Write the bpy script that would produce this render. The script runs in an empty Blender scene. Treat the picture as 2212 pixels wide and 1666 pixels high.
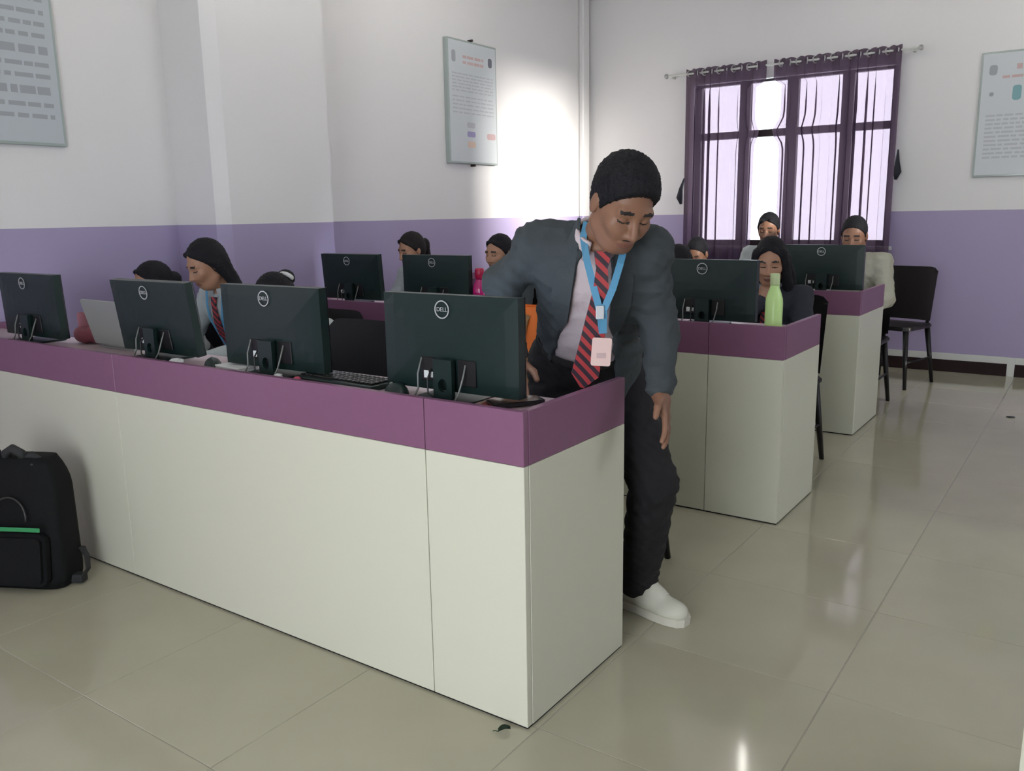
import bpy, bmesh, math, random
import numpy as np
from mathutils import Vector, Matrix

random.seed(7)
scene = bpy.context.scene
COL = scene.collection
V = Vector

# ------------------------------------------------------------------ camera
YAW, PITCH, ROLL = 0.612326, -0.198439, -0.0172676
FOC = 1836.06
cam_d = bpy.data.cameras.new('camera')
cam_d.sensor_width = 36.0
cam_d.lens = 36.0 * FOC / 2212.0
cam_d.clip_start = 0.05
cam = bpy.data.objects.new('camera', cam_d)
COL.objects.link(cam)
_f = V((-math.sin(YAW) * math.cos(PITCH), math.cos(YAW) * math.cos(PITCH), math.sin(PITCH)))
_r = V((math.cos(YAW), math.sin(YAW), 0))
_u = _r.cross(_f)
_r2 = _r * math.cos(ROLL) + _u * math.sin(ROLL)
_u2 = -_r * math.sin(ROLL) + _u * math.cos(ROLL)
_m = Matrix((_r2, _u2, -_f)).transposed().to_4x4()
_m.translation = (1.15005, -1.68483, 1.34907)
cam.matrix_world = _m
scene.camera = cam

# ------------------------------------------------------------------ world, sun, exposure
SKY = 3.2
world = bpy.data.worlds.new('sky')
scene.world = world
world.use_nodes = True
bg = world.node_tree.nodes['Background']
bg.inputs[0].default_value = (0.90, 0.94, 1.0, 1)
bg.inputs[1].default_value = SKY

SUN_DIR = V((-0.94, 0.34, -0.13)).normalized()
sd = bpy.data.lights.new('sun', 'SUN')
sd.energy = 5.0
sd.angle = math.radians(7.0)
sd.color = (1.0, 0.95, 0.88)
sun = bpy.data.objects.new('sun', sd)
sun.rotation_euler = SUN_DIR.to_track_quat('-Z', 'Y').to_euler()
sun.location = (6, 2, 5)
COL.objects.link(sun)
TUBE = 11.5          # emission of the ceiling tube lights

vs = scene.view_settings
vs.view_transform = 'Standard'
vs.look = 'None'
vs.gamma = 1.0
vs.use_curve_mapping = False
vs.exposure = 1.2

# room (metres): X to the aisle side, Y away from the camera, Z up
XL, XR, YF, YB, ZC = -3.351, 4.2, -3.2, 6.129, 3.405
BAND = 1.322        # top of the lavender dado
H = 0.87            # desk rim height
SHELF = 0.842

# ------------------------------------------------------------------ materials
MATS = {}
def mat(name, col=(0.8, 0.8, 0.8), rough=0.5, metal=0.0, emis=None, estr=0.0, bump=0.0, bscale=60.0,
        var=0.0, vscale=8.0, spec=0.5, sss=0.0, coat=0.0, alpha=None, trans=0.0):
    if name in MATS:
        return MATS[name]
    m = bpy.data.materials.new(name)
    m.use_nodes = True
    nt = m.node_tree
    b = nt.nodes['Principled BSDF']
    b.inputs['Base Color'].default_value = (*col, 1)
    b.inputs['Roughness'].default_value = rough
    b.inputs['Metallic'].default_value = metal
    b.inputs['Specular IOR Level'].default_value = spec
    if coat: b.inputs['Coat Weight'].default_value = coat
    if trans: b.inputs['Transmission Weight'].default_value = trans
    if emis:
        b.inputs['Emission Color'].default_value = (*emis, 1)
        b.inputs['Emission Strength'].default_value = estr
    tc = nt.nodes.new('ShaderNodeTexCoord')
    if var:
        n = nt.nodes.new('ShaderNodeTexNoise')
        n.inputs['Scale'].default_value = vscale
        n.inputs['Detail'].default_value = 4
        nt.links.new(tc.outputs['Object'], n.inputs['Vector'])
        mx = nt.nodes.new('ShaderNodeMix'); mx.data_type = 'RGBA'
        mx.inputs['A'].default_value = (*[c * (1 - var) for c in col], 1)
        mx.inputs['B'].default_value = (*[min(1, c * (1 + var)) for c in col], 1)
        nt.links.new(n.outputs['Fac'], mx.inputs['Factor'])
        nt.links.new(mx.outputs['Result'], b.inputs['Base Color'])
    if bump:
        n2 = nt.nodes.new('ShaderNodeTexNoise')
        n2.inputs['Scale'].default_value = bscale
        n2.inputs['Detail'].default_value = 5
        nt.links.new(tc.outputs['Object'], n2.inputs['Vector'])
        bp = nt.nodes.new('ShaderNodeBump')
        bp.inputs['Strength'].default_value = bump
        bp.inputs['Distance'].default_value = 0.01
        nt.links.new(n2.outputs['Fac'], bp.inputs['Height'])
        nt.links.new(bp.outputs['Normal'], b.inputs['Normal'])
    MATS[name] = m
    return m

def wall_material():
    m = mat('two_tone_wall_paint', (0.66, 0.66, 0.66), 0.45, bump=0.04, bscale=90)
    nt = m.node_tree; b = nt.nodes['Principled BSDF']
    geo = nt.nodes.new('ShaderNodeNewGeometry')
    sep = nt.nodes.new('ShaderNodeSeparateXYZ')
    nt.links.new(geo.outputs['Position'], sep.inputs[0])
    lt = nt.nodes.new('ShaderNodeMath'); lt.operation = 'LESS_THAN'
    lt.inputs[1].default_value = BAND
    nt.links.new(sep.outputs['Z'], lt.inputs[0])
    mx = nt.nodes.new('ShaderNodeMix'); mx.data_type = 'RGBA'
    mx.inputs['A'].default_value = (0.80, 0.79, 0.785, 1)
    mx.inputs['B'].default_value = (0.40, 0.345, 0.53, 1)
    nt.links.new(lt.outputs[0], mx.inputs['Factor'])
    nt.links.new(mx.outputs['Result'], b.inputs['Base Color'])
    return m

def tile_material():
    m = mat('vitrified_floor_tile', (0.5, 0.48, 0.41), 0.08, bump=0.012, bscale=6, spec=0.5)
    nt = m.node_tree; b = nt.nodes['Principled BSDF']
    tc = nt.nodes.new('ShaderNodeTexCoord')
    n = nt.nodes.new('ShaderNodeTexNoise'); n.inputs['Scale'].default_value = 3.0; n.inputs['Detail'].default_value = 6
    nt.links.new(tc.outputs['Object'], n.inputs['Vector'])
    mx = nt.nodes.new('ShaderNodeMix'); mx.data_type = 'RGBA'
    mx.inputs['A'].default_value = (0.39, 0.37, 0.275, 1)
    mx.inputs['B'].default_value = (0.465, 0.445, 0.335, 1)
    nt.links.new(n.outputs['Fac'], mx.inputs['Factor'])
    nt.links.new(mx.outputs['Result'], b.inputs['Base Color'])
    return m

def curtain_material():
    m = bpy.data.materials.new('sheer_purple_curtain_cloth')
    m.use_nodes = True
    nt = m.node_tree
    nt.nodes.remove(nt.nodes['Principled BSDF'])
    out = nt.nodes['Material Output']
    df = nt.nodes.new('ShaderNodeBsdfDiffuse'); df.inputs[0].default_value = (0.055, 0.042, 0.075, 1)
    tl = nt.nodes.new('ShaderNodeBsdfTranslucent'); tl.inputs[0].default_value = (0.17, 0.11, 0.14, 1)
    tp = nt.nodes.new('ShaderNodeBsdfTransparent'); tp.inputs[0].default_value = (0.90, 0.74, 0.84, 1)
    a = nt.nodes.new('ShaderNodeMixShader'); a.inputs[0].default_value = 0.22
    nt.links.new(df.outputs[0], a.inputs[1]); nt.links.new(tl.outputs[0], a.inputs[2])
    c = nt.nodes.new('ShaderNodeMixShader')
    tc = nt.nodes.new('ShaderNodeTexCoord')
    wv = nt.nodes.new('ShaderNodeTexNoise'); wv.inputs['Scale'].default_value = 220
    nt.links.new(tc.outputs['Object'], wv.inputs['Vector'])
    mr = nt.nodes.new('ShaderNodeMapRange')
    mr.inputs['To Min'].default_value = 0.13; mr.inputs['To Max'].default_value = 0.23
    nt.links.new(wv.outputs['Fac'], mr.inputs['Value'])
    nt.links.new(mr.outputs['Result'], c.inputs[0])
    nt.links.new(a.outputs[0], c.inputs[1]); nt.links.new(tp.outputs[0], c.inputs[2])
    nt.links.new(c.outputs[0], out.inputs['Surface'])
    MATS['curtain'] = m
    return m

def pane_material():
    m = bpy.data.materials.new('window_glass')
    m.use_nodes = True
    nt = m.node_tree
    nt.nodes.remove(nt.nodes['Principled BSDF'])
    tp = nt.nodes.new('ShaderNodeBsdfTransparent'); tp.inputs[0].default_value = (0.93, 0.96, 0.97, 1)
    gl = nt.nodes.new('ShaderNodeBsdfGlossy'); gl.inputs['Roughness'].default_value = 0.03
    c = nt.nodes.new('ShaderNodeMixShader'); c.inputs[0].default_value = 0.07
    nt.links.new(tp.outputs[0], c.inputs[1]); nt.links.new(gl.outputs[0], c.inputs[2])
    nt.links.new(c.outputs[0], nt.nodes['Material Output'].inputs['Surface'])
    MATS['pane'] = m
    return m

def stripe_material(name, ca, cb, freq=26.0, slant=0.8):
    m = mat(name, ca, 0.6)
    nt = m.node_tree; b = nt.nodes['Principled BSDF']
    uv = nt.nodes.new('ShaderNodeUVMap')
    sep = nt.nodes.new('ShaderNodeSeparateXYZ'); nt.links.new(uv.outputs[0], sep.inputs[0])
    k = nt.nodes.new('ShaderNodeMath'); k.operation = 'MULTIPLY_ADD'; k.inputs[1].default_value = slant
    nt.links.new(sep.outputs['X'], k.inputs[0]); nt.links.new(sep.outputs['Y'], k.inputs[2])
    s = nt.nodes.new('ShaderNodeMath'); s.operation = 'MULTIPLY'; s.inputs[1].default_value = freq
    nt.links.new(k.outputs[0], s.inputs[0])
    fr = nt.nodes.new('ShaderNodeMath'); fr.operation = 'FRACT'; nt.links.new(s.outputs[0], fr.inputs[0])
    g = nt.nodes.new('ShaderNodeMath'); g.operation = 'GREATER_THAN'; g.inputs[1].default_value = 0.5
    nt.links.new(fr.outputs[0], g.inputs[0])
    mx = nt.nodes.new('ShaderNodeMix'); mx.data_type = 'RGBA'
    mx.inputs['A'].default_value = (*ca, 1); mx.inputs['B'].default_value = (*cb, 1)
    nt.links.new(g.outputs[0], mx.inputs['Factor'])
    nt.links.new(mx.outputs['Result'], b.inputs['Base Color'])
    return m

WALL = wall_material(); TILE = tile_material(); CURT = curtain_material(); PANE = pane_material()
M = dict(
    ceil=mat('ceiling_paint', (0.8, 0.8, 0.79), 0.7, bump=0.03),
    grout=mat('tile_grout', (0.33, 0.315, 0.25), 0.6, var=0.1),
    skirt=mat('dark_brown_granite', (0.022, 0.010, 0.010), 0.6, var=0.3, vscale=60, spec=0.25),
    trimw=mat('white_trim_paint', (0.68, 0.7, 0.66), 0.45, bump=0.03),
    frame=mat('dark_aluminium_frame', (0.05, 0.035, 0.035), 0.4, metal=0.3),
    white=mat('white_laminate', (0.66, 0.665, 0.545), 0.36, bump=0.015, bscale=240),
    purple=mat('mauve_laminate', (0.225, 0.098, 0.178), 0.36, bump=0.015, bscale=240, var=0.05, vscale=30),
    shelf=mat('pinkish_grey_laminate', (0.42, 0.33, 0.34), 0.4, var=0.06, vscale=30),
    black=mat('black_monitor_plastic', (0.005, 0.019, 0.017), 0.38, bump=0.05, bscale=700),
    blackg=mat('glossy_black_plastic', (0.008, 0.009, 0.01), 0.2),
    dark=mat('dark_port_recess', (0.004, 0.004, 0.005), 0.5),
    logo=mat('silver_emblem', (0.55, 0.58, 0.58), 0.35, metal=0.2),
    screen=mat('lit_screen', (0.02, 0.02, 0.02), 0.25, emis=(0.75, 0.85, 1.0), estr=0.9, var=0.2, vscale=12),
    label=mat('white_sticker', (0.7, 0.75, 0.75), 0.5),
    cable=mat('black_cable', (0.02, 0.022, 0.024), 0.5),
    greycable=mat('grey_cable', (0.2, 0.21, 0.2), 0.45),
    chair=mat('black_brown_chair_plastic', (0.016, 0.013, 0.014), 0.42, bump=0.04, bscale=200),
    chairm=mat('black_chair_metal', (0.012, 0.012, 0.013), 0.4, metal=0.3),
    alu=mat('brushed_metal', (0.5, 0.5, 0.5), 0.3, metal=0.9),
    silver=mat('silver_laptop_shell', (0.36, 0.38, 0.36), 0.38, metal=0.35),
    paper=mat('white_paper', (0.72, 0.74, 0.74), 0.7),
    pinkp=mat('pink_printed_paper', (0.7, 0.5, 0.45), 0.7, var=0.15, vscale=30),
    redp=mat('red_ink', (0.45, 0.08, 0.05), 0.6),
    phone=mat('black_phone', (0.012, 0.012, 0.014), 0.2),
    pinkd=mat('pink_rubber', (0.6, 0.1, 0.16), 0.6),
    redcloth=mat('dark_red_cloth', (0.14, 0.03, 0.04), 0.8, bump=0.3, bscale=90),
    bottle=mat('lime_green_bottle_enamel', (0.60, 0.86, 0.34), 0.3),
    bottlecap=mat('pale_lime_cap', (0.55, 0.66, 0.36), 0.4),
    pinkbottle=mat('magenta_bottle_plastic', (0.48, 0.01, 0.16), 0.12, coat=0.5),
    pinkcap=mat('crimson_bottle_cap', (0.42, 0.01, 0.06), 0.3),
    bag=mat('black_nylon', (0.0045, 0.0055, 0.006), 0.75, bump=0.25, bscale=420, spec=0.25),
    bagstrap=mat('black_webbing', (0.02, 0.022, 0.024), 0.6, bump=0.3, bscale=600),
    green=mat('green_trim_tape', (0.04, 0.30, 0.11), 0.5),
    zip=mat('zip_metal', (0.06, 0.06, 0.06), 0.4, metal=0.5),
    orange=mat('orange_bag_cloth', (0.85, 0.20, 0.03), 0.7, bump=0.2, bscale=120),
    tan=mat('tan_bag_cloth', (0.28, 0.15, 0.06), 0.75, bump=0.2, bscale=120),
    leaf=mat('dark_green_leaf', (0.03, 0.06, 0.03), 0.5, var=0.4, vscale=80),
    acryl=mat('acrylic_poster_edge', (0.40, 0.46, 0.44), 0.12),
    sheet=mat('poster_sheet', (0.62, 0.66, 0.68), 0.35),
    sheetb=mat('poster_sheet_blue_grey', (0.50, 0.55, 0.58), 0.35),
    ink=mat('grey_poster_ink', (0.36, 0.38, 0.41), 0.5),
    ink2=mat('pale_poster_ink', (0.50, 0.52, 0.55), 0.5),
    inkr=mat('pale_red_poster_ink', (0.58, 0.42, 0.42), 0.5),
    inkd=mat('dark_poster_ink', (0.16, 0.17, 0.20), 0.5),
    inkp=mat('violet_poster_ink', (0.36, 0.33, 0.55), 0.5),
    inko=mat('peach_poster_ink', (0.72, 0.56, 0.46), 0.5),
    inkt=mat('teal_poster_ink', (0.22, 0.42, 0.45), 0.5),
    inky=mat('yellow_poster_ink', (0.55, 0.53, 0.18), 0.5),
    tube=mat('lit_tube', (1, 1, 1), 0.5, emis=(1.0, 0.97, 0.90), estr=TUBE),
    tubecase=mat('tube_fixture_white', (0.8, 0.8, 0.8), 0.4),
    skinm=mat('brown_skin', (0.25, 0.125, 0.075), 0.5, var=0.12, vscale=30),
    skinf=mat('light_brown_skin', (0.38, 0.20, 0.12), 0.5, var=0.10, vscale=30),
    lip=mat('lips', (0.20, 0.085, 0.06), 0.45),
    brow=mat('brow_hair', (0.015, 0.012, 0.012), 0.7),
    eyew=mat('eye_white', (0.30, 0.27, 0.24), 0.3),
    iris=mat('dark_iris', (0.012, 0.008, 0.006), 0.15),
    hair=mat('black_hair', (0.005, 0.005, 0.008), 0.65, bump=0.5, bscale=170, spec=0.3),
    hairb=mat('dark_brown_hair', (0.009, 0.006, 0.006), 0.6, bump=0.5, bscale=170, spec=0.3),
    jacket=mat('charcoal_blazer_wool', (0.043, 0.054, 0.060), 0.85, bump=1.0, bscale=13, var=0.16, vscale=14),
    trouser=mat('black_trouser_cloth', (0.007, 0.007, 0.009), 0.85, bump=0.9, bscale=12),
    shirt=mat('pinkish_white_shirt', (0.56, 0.48, 0.50), 0.75, bump=0.9, bscale=16),
    shirtb=mat('pale_blue_grey_shirt', (0.40, 0.44, 0.44), 0.75, bump=0.9, bscale=16),
    shirtc=mat('beige_shirt', (0.44, 0.43, 0.34), 0.75, bump=0.9, bscale=16),
    shirtd=mat('dark_navy_cardigan', (0.02, 0.022, 0.032), 0.85, bump=0.9, bscale=16),
    lanyard=mat('sky_blue_lanyard', (0.10, 0.32, 0.52), 0.5),
    card=mat('pale_pink_card', (0.78, 0.58, 0.54), 0.35),
    clip=mat('clear_card_clip', (0.6, 0.62, 0.65), 0.3),
    shoe=mat('off_white_sneaker', (0.62, 0.62, 0.52), 0.6, bump=0.1, bscale=120),
    sole=mat('sneaker_sole', (0.66, 0.64, 0.55), 0.6),
    lace=mat('sneaker_lace', (0.7, 0.7, 0.64), 0.7),
    sock=mat('grey_sock', (0.42, 0.40, 0.38), 0.8),
    watch=mat('dark_watch_strap', (0.03, 0.035, 0.04), 0.4),
    watchf=mat('watch_face', (0.15, 0.17, 0.18), 0.15, metal=0.5),
    scr=mat('white_scrunchie', (0.7, 0.7, 0.7), 0.7, bump=0.3, bscale=200),
)
M['tie'] = stripe_material('red_navy_striped_tie', (0.42, 0.045, 0.05), (0.035, 0.022, 0.035), 30.0, 0.9)

# ------------------------------------------------------------------ object helpers
def link(o, parent=None, loc=None):
    COL.objects.link(o)
    if parent is not None: o.parent = parent
    if loc is not None: o.location = loc
    return o

def obj(name, bm, m, parent=None, loc=None, smooth=False, extra=()):
    me = bpy.data.meshes.new(name)
    bm.to_mesh(me); bm.free()
    if smooth:
        for p in me.polygons: p.use_smooth = True
    me.materials.append(m)
    for e in extra: me.materials.append(e)
    return link(bpy.data.objects.new(name, me), parent, loc)

def tag(o, label, cat, group=None):
    o['label'] = label; o['category'] = cat
    if group: o['group'] = group
    return o

def struct(o):
    o['kind'] = 'structure'
    return o

def thing(name, label, cat, loc=(0, 0, 0), rz=0.0, group=None):
    o = bpy.data.objects.new(name, None)
    o.empty_display_size = 0.1
    link(o, None, loc); o.rotation_euler = (0, 0, rz)
    return tag(o, label, cat, group)

def copy_tree(o, parent=None):
    c = o.copy(); COL.objects.link(c)
    if parent is not None: c.parent = parent
    for ch in list(o.children): copy_tree(ch, c)
    return c

def BM(): return bmesh.new()

def merge(bm, t, R=None, T=None):
    if R is not None or T is not None:
        mm = (R.to_4x4() if R is not None else Matrix.Identity(4))
        if T is not None: mm = Matrix.Translation(T) @ mm
        bmesh.ops.transform(t, matrix=mm, verts=t.verts)
    me = bpy.data.meshes.new('tmp'); t.to_mesh(me); t.free()
    bm.from_mesh(me); bpy.data.meshes.remove(me)
    return bm

def box(bm, c, s, bev=0.0, seg=1, R=None):
    t = bmesh.new()
    bmesh.ops.create_cube(t, size=1.0)
    bmesh.ops.scale(t, vec=s, verts=t.verts)
    if bev: bmesh.ops.bevel(t, geom=t.edges[:], offset=bev, segments=seg, affect='EDGES', profile=0.6)
    return merge(bm, t, R, V(c))

def boxr(bm, x0, x1, y0, y1, z0, z1, bev=0.0):
    return box(bm, ((x0 + x1) / 2, (y0 + y1) / 2, (z0 + z1) / 2), (x1 - x0, y1 - y0, z1 - z0), bev)

def tube(bm, pts, r, seg=8, caps=True):
    pts = [V(p) for p in pts]; n = len(pts)
    rs = r if isinstance(r, (list, tuple)) else [r] * n
    rings = []; up = None
    for i, p in enumerate(pts):
        d = (pts[min(i + 1, n - 1)] - pts[max(i - 1, 0)]).normalized()
        if up is None:
            up = V((0, 0, 1)) if abs(d.z) < 0.9 else V((1, 0, 0))
        a = d.cross(up)
        if a.length < 1e-4: a = d.cross(V((0, 1, 0)))
        a.normalize(); b = a.cross(d).normalized(); up = b
        rings.append([bm.verts.new(p + (a * math.cos(2 * math.pi * k / seg) + b * math.sin(2 * math.pi * k / seg)) * rs[i]) for k in range(seg)])
    for i in range(n - 1):
        for k in range(seg):
            bm.faces.new((rings[i][k], rings[i][(k + 1) % seg], rings[i + 1][(k + 1) % seg], rings[i + 1][k]))
    if caps:
        bm.faces.new(rings[0][::-1]); bm.faces.new(rings[-1])
    return bm

def lathe(bm, prof, c=(0, 0, 0), seg=24):
    c = V(c); rings = []
    for r, z in prof:
        rings.append([bm.verts.new(c + V((r * math.cos(2 * math.pi * k / seg), r * math.sin(2 * math.pi * k / seg), z))) for k in range(seg)])
    for i in range(len(rings) - 1):
        for k in range(seg):
            bm.faces.new((rings[i][k], rings[i][(k + 1) % seg], rings[i + 1][(k + 1) % seg], rings[i + 1][k]))
    bm.faces.new(rings[0][::-1]); bm.faces.new(rings[-1])
    return bm

def grid(bm, fn, nu, nv, closeu=False):
    vv = [[bm.verts.new(fn(i / (nu - (0 if closeu else 1)), j / (nv - 1))) for j in range(nv)] for i in range(nu)]
    for i in range(nu if closeu else nu - 1):
        for j in range(nv - 1):
            a = (i + 1) % nu
            bm.faces.new((vv[i][j], vv[a][j], vv[a][j + 1], vv[i][j + 1]))
    return vv

def rounded_slab(bm, w, h, t, r, seg=5, bev=0.0, R=None, T=None):
    """rounded rectangle w (x) by h (z), thickness t along y"""
    tb = bmesh.new(); pts = []
    for cx, cz, a0 in ((w/2-r, h/2-r, 0), (-w/2+r, h/2-r, 90), (-w/2+r, -h/2+r, 180), (w/2-r, -h/2+r, 270)):
        for k in range(seg + 1):
            a = math.radians(a0 + 90 * k / seg)
            pts.append((cx + r * math.cos(a), cz + r * math.sin(a)))
    lo = [tb.verts.new((x, -t/2, z)) for x, z in pts]; hi = [tb.verts.new((x, t/2, z)) for x, z in pts]
    n = len(pts)
    tb.faces.new(lo); tb.faces.new(hi[::-1])
    for k in range(n): tb.faces.new((lo[k], hi[k], hi[(k+1) % n], lo[(k+1) % n]))
    bmesh.ops.recalc_face_normals(tb, faces=tb.faces)
    if bev:
        ed = [e for e in tb.edges if abs(e.verts[0].co.y - e.verts[1].co.y) < 1e-6]
        bmesh.ops.bevel(tb, geom=ed, offset=bev, segments=2, affect='EDGES')
    return merge(bm, tb, R, T)

def ribbon(bm, pts, widths, normals, th):
    """flat strap along pts; uv: x across (m), y along (m)"""
    uvl = bm.loops.layers.uv.verify()
    pts = [V(p) for p in pts]; n = len(pts)
    if not isinstance(normals, list): normals = [normals] * n
    rows = []; L = 0.0
    for i, p in enumerate(pts):
        if i: L += (p - pts[i-1]).length
        d = (pts[min(i+1, n-1)] - pts[max(i-1, 0)]).normalized()
        nr = V(normals[i]); nr = (nr - d * nr.dot(d)).normalized()
        a = d.cross(nr).normalized(); w = widths[i] / 2 if isinstance(widths, list) else widths / 2
        rows.append((L, w, [bm.verts.new(p + a * w * s + nr * th * q) for s, q in ((-1, .5), (1, .5), (1, -.5), (-1, -.5))]))
    def uvf(f, vals):
        for lp, uv in zip(f.loops, vals): lp[uvl].uv = uv
    for i in range(n - 1):
        L0, w0, r0 = rows[i]; L1, w1, r1 = rows[i+1]
        for k in range(4):
            k2 = (k + 1) % 4
            sx = (-1, 1, 1, -1)
            f = bm.faces.new((r0[k], r0[k2], r1[k2], r1[k]))
            uvf(f, [(sx[k]*w0, L0), (sx[k2]*w0, L0), (sx[k2]*w1, L1), (sx[k]*w1, L1)])
    bm.faces.new(rows[0][2][::-1]); bm.faces.new(rows[-1][2])
    return bm

# ------------------------------------------------------------------ the room
def wall_mesh(name, axis, pos0, pos1, a0, a1, openings):
    """slab wall with rectangular openings; a = coordinate along the wall, openings = (a0,a1,z0,z1)"""
    bm = BM()
    cuts = sorted({a0, a1, *[o[0] for o in openings], *[o[1] for o in openings]})
    zs = sorted({0.0, ZC, *[o[2] for o in openings], *[o[3] for o in openings]})
    for i in range(len(cuts) - 1):
        j = 0
        while j < len(zs) - 1:
            ca = (cuts[i] + cuts[i+1]) / 2
            def solid(k):
                cz = (zs[k] + zs[k+1]) / 2
                return not any(o[0] < ca < o[1] and o[2] < cz < o[3] for o in openings)
            if not solid(j): j += 1; continue
            k = j
            while k + 1 < len(zs) - 1 and solid(k + 1): k += 1
            if axis == 'y': boxr(bm, cuts[i], cuts[i+1], pos0, pos1, zs[j], zs[k+1])
            else: boxr(bm, pos0, pos1, cuts[i], cuts[i+1], zs[j], zs[k+1])
            j = k + 1
    return struct(obj(name, bm, WALL))

WX0, WX1, WZ0, WZ1 = -2.20, -0.425, 1.03, 2.50
wall_mesh('wall_back', 'y', YB, YB + 0.2, XL - 0.2, XR + 0.2, [(WX0, WX1, WZ0, WZ1)])
wall_mesh('wall_right', 'x', XR, XR + 0.2, YF, YB, [(1.85, 3.10, 1.95, 3.33), (3.15, 3.95, 0.0, 0.46)])  # unseen openings, shaped to throw the sun patches on wall and floor
wall_mesh('wall_front', 'y', YF - 0.2, YF, XL - 0.2, XR + 0.2, [(-0.5, 1.4, 0.0, 2.25)])
wl = wall_mesh('wall_left', 'x', XL - 0.2, XL, YF, YB, [])
# pier with a chamfered near corner on the left wall
bm = BM()
px0, px1, py0, py1, ch = XL, -2.94, 1.345, 2.19, 0.045
ring = [(px0, py0), (px1 - ch, py0), (px1, py0 + ch * 1.6), (px1, py1), (px0, py1)]
lo = [bm.verts.new((x, y, 0)) for x, y in ring]; hi = [bm.verts.new((x, y, ZC)) for x, y in ring]
for k in range(len(ring)):
    k2 = (k + 1) % len(ring)
    bm.faces.new((lo[k], lo[k2], hi[k2], hi[k]))
bm.faces.new(lo[::-1]); bm.faces.new(hi)
obj('pier', bm, WALL, wl)
# boxed pipe in the far left corner
bm = BM(); boxr(bm, XL, XL + 0.055, YB - 0.17, YB - 0.04, 0, ZC, 0.012); struct(obj('trim_1', bm, WALL))
bm = BM(); boxr(bm, XL - 0.2, XR + 0.2, YF - 0.2, YB + 0.2, ZC, ZC + 0.15); struct(obj('ceiling', bm, M['ceil']))
bm = BM(); boxr(bm, XL - 0.2, XR + 0.2, YF - 0.2, YB + 0.2, -0.15, -0.0014)
floor = struct(obj('floor', bm, M['grout']))
TP = 0.595
tb = BM(); box(tb, (0, 0, -0.004), (TP - 0.003, TP - 0.003, 0.008), 0.0008)
tme = bpy.data.meshes.new('tile'); tb.to_mesh(tme); tb.free(); tme.materials.append(TILE)
i0 = math.floor((XL - 0.612) / TP); i1 = math.ceil((XR - 0.612) / TP)
j0 = math.floor((YF - 0.62) / TP); j1 = math.ceil((YB - 0.62) / TP)
for i in range(i0, i1):
    for j in range(j0, j1):
        o = bpy.data.objects.new('tile', tme)
        link(o, floor, (0.612 + (i + 0.5) * TP, 0.62 + (j + 0.5) * TP, random.uniform(-0.0004, 0.0)))
        o.rotation_euler = (0, 0, random.choice((0, math.pi / 2, math.pi)))
# skirtings
bm = BM()
boxr(bm, XL, 0.545, YB - 0.014, YB, 0, 0.10, 0.002); boxr(bm, 0.60, XR, YB - 0.014, YB, 0, 0.10, 0.002)
struct(obj('baseboard_back', bm, M['skirt']))
bm = BM(); boxr(bm, XL, XL + 0.014, YF, 1.345, 0, 0.10, 0.002); boxr(bm, XL, XL + 0.014, 2.19, YB - 0.17, 0, 0.10, 0.002)
boxr(bm, px1, px1 + 0.014, py0 + 0.08, py1, 0, 0.10, 0.002)
struct(obj('baseboard_left', bm, M['skirt']))
bm = BM(); boxr(bm, XL, XR, YB - 0.006, YB, 0.10, 0.155, 0.001); boxr(bm, 0.545, 0.60, YB - 0.010, YB, 0.0, 0.155, 0.001)
struct(obj('trim_2', bm, M['trimw']))

# ------------------------------------------------------------------ window in the far wall
bm = BM(); fy0, fy1 = YB + 0.06, YB + 0.12
for x0, x1, z0, z1 in ((WX0, WX1, WZ0, WZ0 + 0.05), (WX0, WX1, WZ1 - 0.02, WZ1), (WX0, WX0 + 0.05, WZ0 + .05, WZ1 - .02), (WX1 - 0.05, WX1, WZ0 + .05, WZ1 - .02)):
    boxr(bm, x0, x1, fy0, fy1, z0, z1, 0.004)
win = struct(obj('window_1', bm, M['frame']))
MULL = (-1.73, -1.30, -0.83)
ZT = 2.035
for mx_ in MULL:
    bm = BM(); boxr(bm, mx_ - 0.05, mx_ + 0.05, fy0, fy1, WZ0 + 0.05, WZ1 - 0.02, 0.004); obj('mullion', bm, M['frame'], win)
edges = [WX0 + 0.05, *[v for m_ in MULL for v in (m_ - 0.05, m_ + 0.05)], WX1 - 0.05]
for k in range(4):
    x0, x1 = edges[2*k], edges[2*k+1]
    bm = BM(); boxr(bm, x0, x1, fy0, fy1, ZT - 0.032, ZT + 0.032, 0.004); obj('transom_bar', bm, M['frame'], win)
    for z0, z1 in ((WZ0 + 0.05, ZT - 0.032), (ZT + 0.032, WZ1 - 0.02)):
        bm = BM(); boxr(bm, x0, x1, YB + 0.087, YB + 0.093, z0, z1); obj('pane', bm, PANE, win)
bm = BM(); boxr(bm, WX0 - 0.04, WX1 + 0.04, YB - 0.02, YB + 0.06, WZ0 - 0.03, WZ0, 0.004); obj('window_sill', bm, M['trimw'], win)

# rod with brackets
RZ, RY = 2.575, YB - 0.085
rod = thing('curtain_rod', 'thin metal curtain rod above the window on brackets', 'curtain rod', (-1.35, RY, RZ))
bm = BM(); tube(bm, [(-1.09, 0, 0.02), (1.08, 0, 0.02)], 0.009, 12); obj('rod', bm, M['trimw'], rod, smooth=True)
for sx in (-1.05, 0.0, 1.04):
    bm = BM(); boxr(bm, sx - 0.012, sx + 0.012, 0.0, 0.085, 0.0, 0.035, 0.003); obj('bracket', bm, M['trimw'], rod)
for sx in (-1, 1):
    bm = BM(); lathe(bm, [(0.004, -0.022), (0.016, -0.016), (0.021, 0), (0.016, 0.016), (0.004, 0.022)], (1.095 * sx, 0, 0.02), 12)
    obj('finial', bm, M['alu'], rod, smooth=True)

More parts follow.
